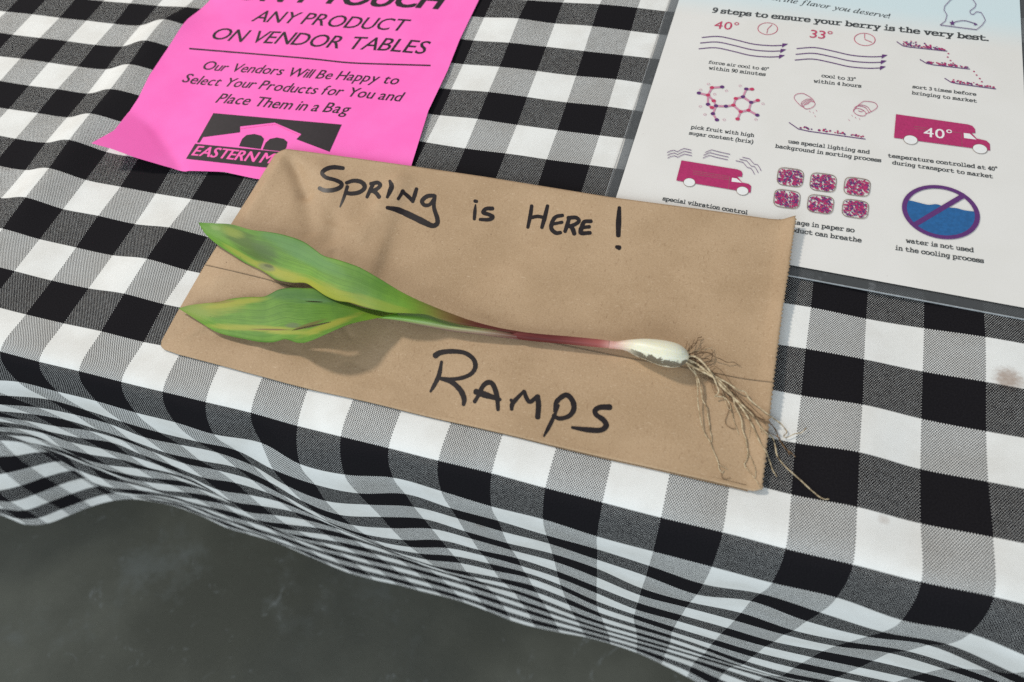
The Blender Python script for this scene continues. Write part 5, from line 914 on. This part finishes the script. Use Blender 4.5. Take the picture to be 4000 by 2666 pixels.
# stalk of the lower leaf: a pale strip folded under the blade that runs into the stem
pet_m, nt, b = mat('pale_stalk'); g = NG(nt); su, sv, _ = g.sep(g.uv('UV2'))
c = g.mix(g.ramp(g.math('ADD', su, g.math('MULTIPLY', g.math('SUBTRACT', sv, .5), .5)), .15, .75), (.20, .40, .06), (.36, .27, .19))
c = g.mix(g.ramp(su, .55, .88), c, (.12, .022, .020))
c = g.mix(g.math('MULTIPLY', g.ramp(sv, .78, .98), .75), c, (.22, .10, .12))
c = g.mix(g.math('MULTIPLY', g.ramp(g.noise(g.mapping(g.uv('UV2'), (6, 60, 1)), 1.0, 3), .5, .8), .4), c, (.16, .20, .05))
nt.links.new(c, b.inputs['Base Color']); b.inputs['Roughness'].default_value = .4
upp = [(1476, 1243), (1520, 1226), (1600, 1222), (1668, 1228), (1720, 1246), (1798, 1268), (1899, 1284), (2052, 1304), (2130, 1312)]
lop = [(1476, 1244), (1564, 1257), (1668, 1278), (1772, 1296), (1831, 1303), (1942, 1317), (2052, 1330), (2130, 1338)]
blade('leaf_stalk', upp, lop, [.0105, .0095, .009, .0080, .0062], [.0112, .0115, .0113, .0100, .0070], [.0100, .0085, .0075, .0068, .0068], pet_m, 90, 20)
# stem and bulb: one lofted tube, split where the purple stem meets the white bulb
def loft(name, sect, mt, cap=True, n=28, seg=5, uvs=None):
    s_ = smooth_curve(sect, seg); vs, uv = [], []
    ctr = [];
    for x0, y0, x1, y1 in s_:
        r = 0.0
        for _ in range(3):
            w = P([((x0 + x1) / 2, (y0 + y1) / 2)], BZ + .0006 + r)[0]
            r = math.hypot(x1 - x0, y1 - y0) / 2 * float((w - CAM) @ RM[:, 2]) / FPX
        ctr.append((np.array([(x0 + x1) / 2, (y0 + y1) / 2]), r))
    C_ = np.array([P([c0], BZ + .0006 + r)[0] for c0, r in ctr])
    tn = np.gradient(C_, axis=0); tn /= np.linalg.norm(tn, axis=1)[:, None]
    for i, (c0, r) in enumerate(ctr):
        sd = np.cross([0, 0, 1], tn[i]); sd /= np.linalg.norm(sd); upv = np.cross(tn[i], sd)
        for q in range(n):
            a = 2 * math.pi * q / n; vs.append(C_[i] + r * (math.cos(a) * sd + math.sin(a) * upv)); uv.append((i / (len(ctr) - 1), q / n))
    f = [(i * n + q, i * n + (q + 1) % n, (i + 1) * n + (q + 1) % n, (i + 1) * n + q) for i in range(len(ctr) - 1) for q in range(n)]
    if cap: f += [tuple(range(n)), tuple(range((len(ctr) - 1) * n, len(ctr) * n))]
    return mesh_obj(name, vs, f, mt, plant, uv=uv, uv2=uv), C_
stem_m, nt, b = mat('purple_stem'); g = NG(nt); su, sv, _ = g.sep(g.uv())
st_ = g.noise(g.mapping(g.uv(), (4, 40, 1)), 1.0, 3)
c = g.mix(g.ramp(st_, .3, .7), (.085, .013, .013), (.15, .030, .026))
c = g.mix(g.ramp(su, .45, 1.0), c, (.40, .11, .10)); c = g.mix(g.ramp(su, .80, 1.0), c, (.62, .33, .28))
nt.links.new(c, b.inputs['Base Color']); b.inputs['Roughness'].default_value = .55; b.inputs['Specular IOR Level'].default_value = .2
loft('stem', [(1985, 1297, 1983, 1312), (2010, 1295, 2006, 1320), (2052, 1299, 2048, 1330), (2130, 1307, 2126, 1338), (2218, 1314, 2214, 1346), (2290, 1321, 2286, 1353), (2356, 1328, 2352, 1359), (2400, 1335, 2397, 1361)], stem_m)
bulb_m, nt, b = mat('white_bulb'); g = NG(nt); su, sv, _ = g.sep(g.uv()); o_ = g.obj()
c = g.mix(g.ramp(g.noise(g.mapping(g.uv(), (3, 30, 1)), 1.0, 3), .3, .7), (.72, .69, .53), (.79, .765, .63))
c = g.mix(g.ramp(su, .34, .0), c, (.62, .33, .28))
low = g.math('ADD', g.ramp(g.math('ABSOLUTE', g.math('SUBTRACT', sv, .47)), .12, .02), g.math('MULTIPLY', g.math('SUBTRACT', g.noise(o_, 260, 5, .75), .5), 3.0))
c = g.mix(g.math('MULTIPLY', g.math('MULTIPLY', g.ramp(low, .55, .8), g.ramp(su, .15, .4)), .9), c, (.10, .075, .048))
c = g.mix(g.math('MULTIPLY', g.ramp(g.noise(o_, 600, 3), .73, .77), .6), c, (.20, .14, .08))
nt.links.new(c, b.inputs['Base Color']); b.inputs['Roughness'].default_value = .42; b.inputs['Specular IOR Level'].default_value = .3
b.inputs['Subsurface Weight'].default_value = .25; b.inputs['Subsurface Radius'].default_value = (.004, .0035, .002); b.inputs['Subsurface Scale'].default_value = .5
bulb, BC = loft('bulb', [(2380, 1331, 2376, 1362), (2411, 1334, 2408, 1365), (2440, 1330, 2436, 1369), (2470, 1326, 2466, 1380), (2500, 1324, 2492, 1394), (2535, 1324, 2524, 1407), (2570, 1327, 2556, 1420), (2604, 1332, 2590, 1432), (2636, 1340, 2624, 1437), (2656, 1350, 2646, 1434), (2668, 1363, 2661, 1424), (2675, 1378, 2671, 1411), (2678, 1388, 2676, 1402)], bulb_m)
# roots
root_m, nt, b = mat('root_fibre'); g = NG(nt); o_ = g.obj()
c = g.mix(g.ramp(g.noise(o_, 500, 4, .6), .35, .65), (.31, .22, .125), (.58, .47, .31))
c = g.mix(g.math('MULTIPLY', g.ramp(g.noise(o_, 260, 3), .60, .70), .75), c, (.09, .055, .03))
nt.links.new(c, b.inputs['Base Color']); b.inputs['Roughness'].default_value = .8
root_d = plain('dark_root', (.16, .095, .05), .85, .4, 500)
kr = .4782
def C6(*p): return np.array([(2300 + kr * x, 1250 + kr * y) for x, y in p])
def root(pts, r0, r1, lift, mt=None, wob=2.0):
    q = smooth_curve(pts, 9); n = len(q); t_ = np.linspace(0, 1, n)
    q = q + np.cumsum(rng.normal(size=(n, 2)), axis=0) * .25 * 0 + np.c_[np.sin(t_ * 37 + rng.random() * 6), np.cos(t_ * 29 + rng.random() * 6)] * wob * .5
    rad = .62 * (r0 * (1 - t_) + r1 * t_) * (1 + .16 * np.sin(t_ * 61 + rng.random() * 6) + .10 * rng.normal(size=n))
    lf = np.interp(t_, np.linspace(0, 1, len(lift)), lift)
    base = P(q, BZ)
    z = np.array([max(drop(T_bag, p[0], p[1], -1), drop(T_cloth, p[0], p[1], 0)) for p in base]); 
    z = np.convolve(np.pad(z, 4, 'edge'), np.ones(9) / 9, 'valid')
    z = np.maximum(z, np.array([max(drop(T_bag, p[0], p[1], -1), drop(T_cloth, p[0], p[1], 0)) for p in base]))
    C_ = P(q, z + rad + lf)
    tn = np.gradient(C_, axis=0); tn /= np.linalg.norm(tn, axis=1)[:, None] + 1e-9
    vs = []; ns = 7
    for i in range(n):
        sd = np.cross([0, 0, 1], tn[i]); sd /= np.linalg.norm(sd) + 1e-9; upv = np.cross(tn[i], sd)
        vs += [C_[i] + rad[i] * (math.cos(a) * sd + math.sin(a) * upv) for a in np.linspace(0, 2 * math.pi, ns, endpoint=False)]
    f = [(i * ns + a, i * ns + (a + 1) % ns, (i + 1) * ns + (a + 1) % ns, (i + 1) * ns + a) for i in range(n - 1) for a in range(ns)]
    f += [tuple(range(ns)), tuple(range((n - 1) * ns, n * ns))]
    mesh_obj('root', vs, f, mt or root_m, plant)
up3 = [.004, .003, .001, .0003, .0]
R = root
R(C6((780, 320), (830, 400), (870, 440), (885, 520), (890, 640), (900, 740), (915, 830), (950, 930), (990, 1000), (1010, 1050), (1050, 1150), (1065, 1215), (1085, 1247), (1105, 1230)), .00055, .00030, up3)
R(C6((790, 330), (850, 390), (885, 470), (915, 560), (925, 640), (955, 700), (975, 790), (985, 870), (1000, 950), (1002, 1000)), .0006, .00035, up3)
R(C6((1050, 1160), (1075, 1190), (1110, 1205), (1130, 1220)), .0003, .0002, [.0003, .0003])
R(C6((775, 310), (850, 340), (920, 390), (985, 440), (1050, 500), (1105, 560), (1150, 600), (1180, 640), (1190, 690), (1225, 760), (1245, 820), (1255, 890), (1280, 960), (1290, 1040), (1300, 1090), (1290, 1140), (1268, 1175), (1285, 1200)), .0008, .00035, [.005, .004, .002, .0008, .0003, .0])
R(C6((780, 300), (860, 300), (930, 350), (980, 400), (1010, 460), (1040, 520), (1060, 570), (1050, 605), (1030, 628), (1060, 625), (1105, 630), (1140, 670), (1160, 730), (1180, 800), (1200, 870), (1225, 940)), .0008, .00022, [.006, .006, .004, .002, .001, .0004, .0])
R(C6((780, 330), (870, 380), (960, 430), (1060, 480), (1140, 520), (1220, 570), (1275, 590), (1310, 650), (1390, 710), (1450, 760), (1510, 810), (1570, 850), (1605, 890), (1615, 920), (1595, 950), (1615, 962), (1680, 930), (1740, 920), (1778, 885)), .0007, .00028, [.004, .003, .002, .001, .0006, .001, .0015])
R(C6((790, 340), (880, 400), (1000, 440), (1080, 510), (1150, 590), (1210, 670), (1270, 750), (1320, 830), (1350, 900), (1390, 980), (1430, 1050), (1460, 1110), (1485, 1170), (1500, 1230), (1540, 1285)), .0009, .00035, [.005, .003, .002, .001, .0006, .001, .0005])
R(C6((800, 345), (900, 410), (1010, 470), (1100, 560), (1190, 640), (1280, 720), (1340, 780), (1390, 860), (1450, 920), (1500, 960), (1520, 1030), (1540, 1110), (1600, 1190), (1680, 1270), (1760, 1340), (1830, 1400), (1890, 1450), (1930, 1468), (1965, 1466)), .00075, .0003, [.005, .003, .002, .0012, .001, .001, .0005])
R(C6((1100, 570), (1200, 650), (1300, 720), (1380, 790), (1470, 840), (1520, 890), (1550, 960), (1590, 1030), (1640, 1080), (1690, 1118)), .00055, .00035, [.001, .001, .001, .001, .0006], root_d)
R(C6((1440, 900), (1490, 930), (1550, 960), (1570, 1000), (1620, 1060), (1640, 1105)), .0004, .00025, [.001, .001, .0005], root_d)
R(C6((1300, 1090), (1330, 1140), (1360, 1220), (1360, 1290)), .0003, .00022, [.0003, .0003])
R(C6((1270, 1190), (1310, 1240), (1350, 1290), (1390, 1350), (1400, 1370)), .0003, .0002, [.0002, .0003])
R(C6((790, 290), (840, 270), (900, 262), (960, 265), (1010, 290), (1070, 320), (1130, 345), (1190, 350), (1240, 378)), .0005, .00022, [.005, .004, .002, .0005], root_d)
R(C6((790, 285), (850, 262), (920, 245), (980, 235), (1015, 222)), .00042, .0002, [.005, .003, .001])
R(C6((785, 285), (810, 265), (835, 232)), .0005, .0003, [.005, .003])
R(C6((860, 285), (940, 270), (1000, 275), (1010, 300), (985, 345), (960, 365)), .00035, .0002, [.004, .002, .0005], root_d)
R(C6((790, 290), (850, 200), (880, 190), (892, 150), (925, 142)), .00022, .0003, [.003, .002, .0008], root_d)
R(C6((820, 300), (900, 320), (960, 315), (1000, 330), (1010, 270), (1005, 240)), .0003, .0002, [.004, .002, .001], root_d)
R(C6((780, 315), (840, 350), (880, 352), (905, 372)), .0006, .0004, [.005, .004])
R(C6((1150, 700), (1130, 780), (1115, 840), (1160, 885), (1210, 890)), .00022, .00018, [.0003, .0002], root_d)
R(C6((1030, 440), (1100, 520), (1180, 590), (1260, 680), (1330, 760), (1420, 830), (1460, 850)), .0005, .0003, [.003, .002, .001], root_d)
R(C6((1085, 1250), (1090, 1290), (1120, 1300), (1160, 1290)), .0002, .00016, [.0002, .0002], root_d)
main = C6((785, 305), (860, 345), (940, 400), (1020, 460), (1100, 550), (1180, 640), (1260, 740), (1340, 830), (1420, 920), (1500, 1010))
for k_ in range(16):                                   # fine hair roots round the main bundle
    n_k = int(rng.integers(4, 10)); off = rng.normal(size=(n_k, 2)) * np.linspace(2, 24, n_k)[:, None] + np.array([rng.uniform(-3, 2.2), rng.uniform(-2.2, 3)]) * np.arange(n_k)[:, None]
    root(main[:n_k] + off, .00026, .00014, [.004, .002, .0008, .0004], root_d if k_ % 3 else root_m, 3.0)
for k_ in range(6):
    a0 = rng.uniform(-1.2, .6); q = np.array([[2676 + 20 * t_ * math.cos(a0) + rng.normal() * 6, 1385 + 26 * t_ * math.sin(a0) + rng.normal() * 5] for t_ in range(int(rng.integers(3, 6)))])
    root(q, .0003, .00014, [.005, .002, .0008], root_d, 3.0)
# the dark, soil-caked plate from which the roots grow
cb = BC[-1]; vs, fs = [], []
bm = bmesh.new(); bmesh.ops.create_icosphere(bm, subdivisions=3, radius=1.0)
for v_ in bm.verts:
    p_ = v_.co * (.0024 * (1 + .25 * rng.normal() * .4)); v_.co = Vector((cb[0] + .0006 + p_.x * .8, cb[1] - .0002 + p_.y, cb[2] - .0004 + p_.z * .9))
me = bpy.data.meshes.new('basal_plate'); bm.to_mesh(me); bm.free()
mesh_obj('basal_plate', [v_.co[:] for v_ in me.vertices], [tuple(p_.vertices) for p_ in me.polygons], plain('caked_soil', (.085, .05, .028), .95, .5, 700), plant)
bpy.data.meshes.remove(me)
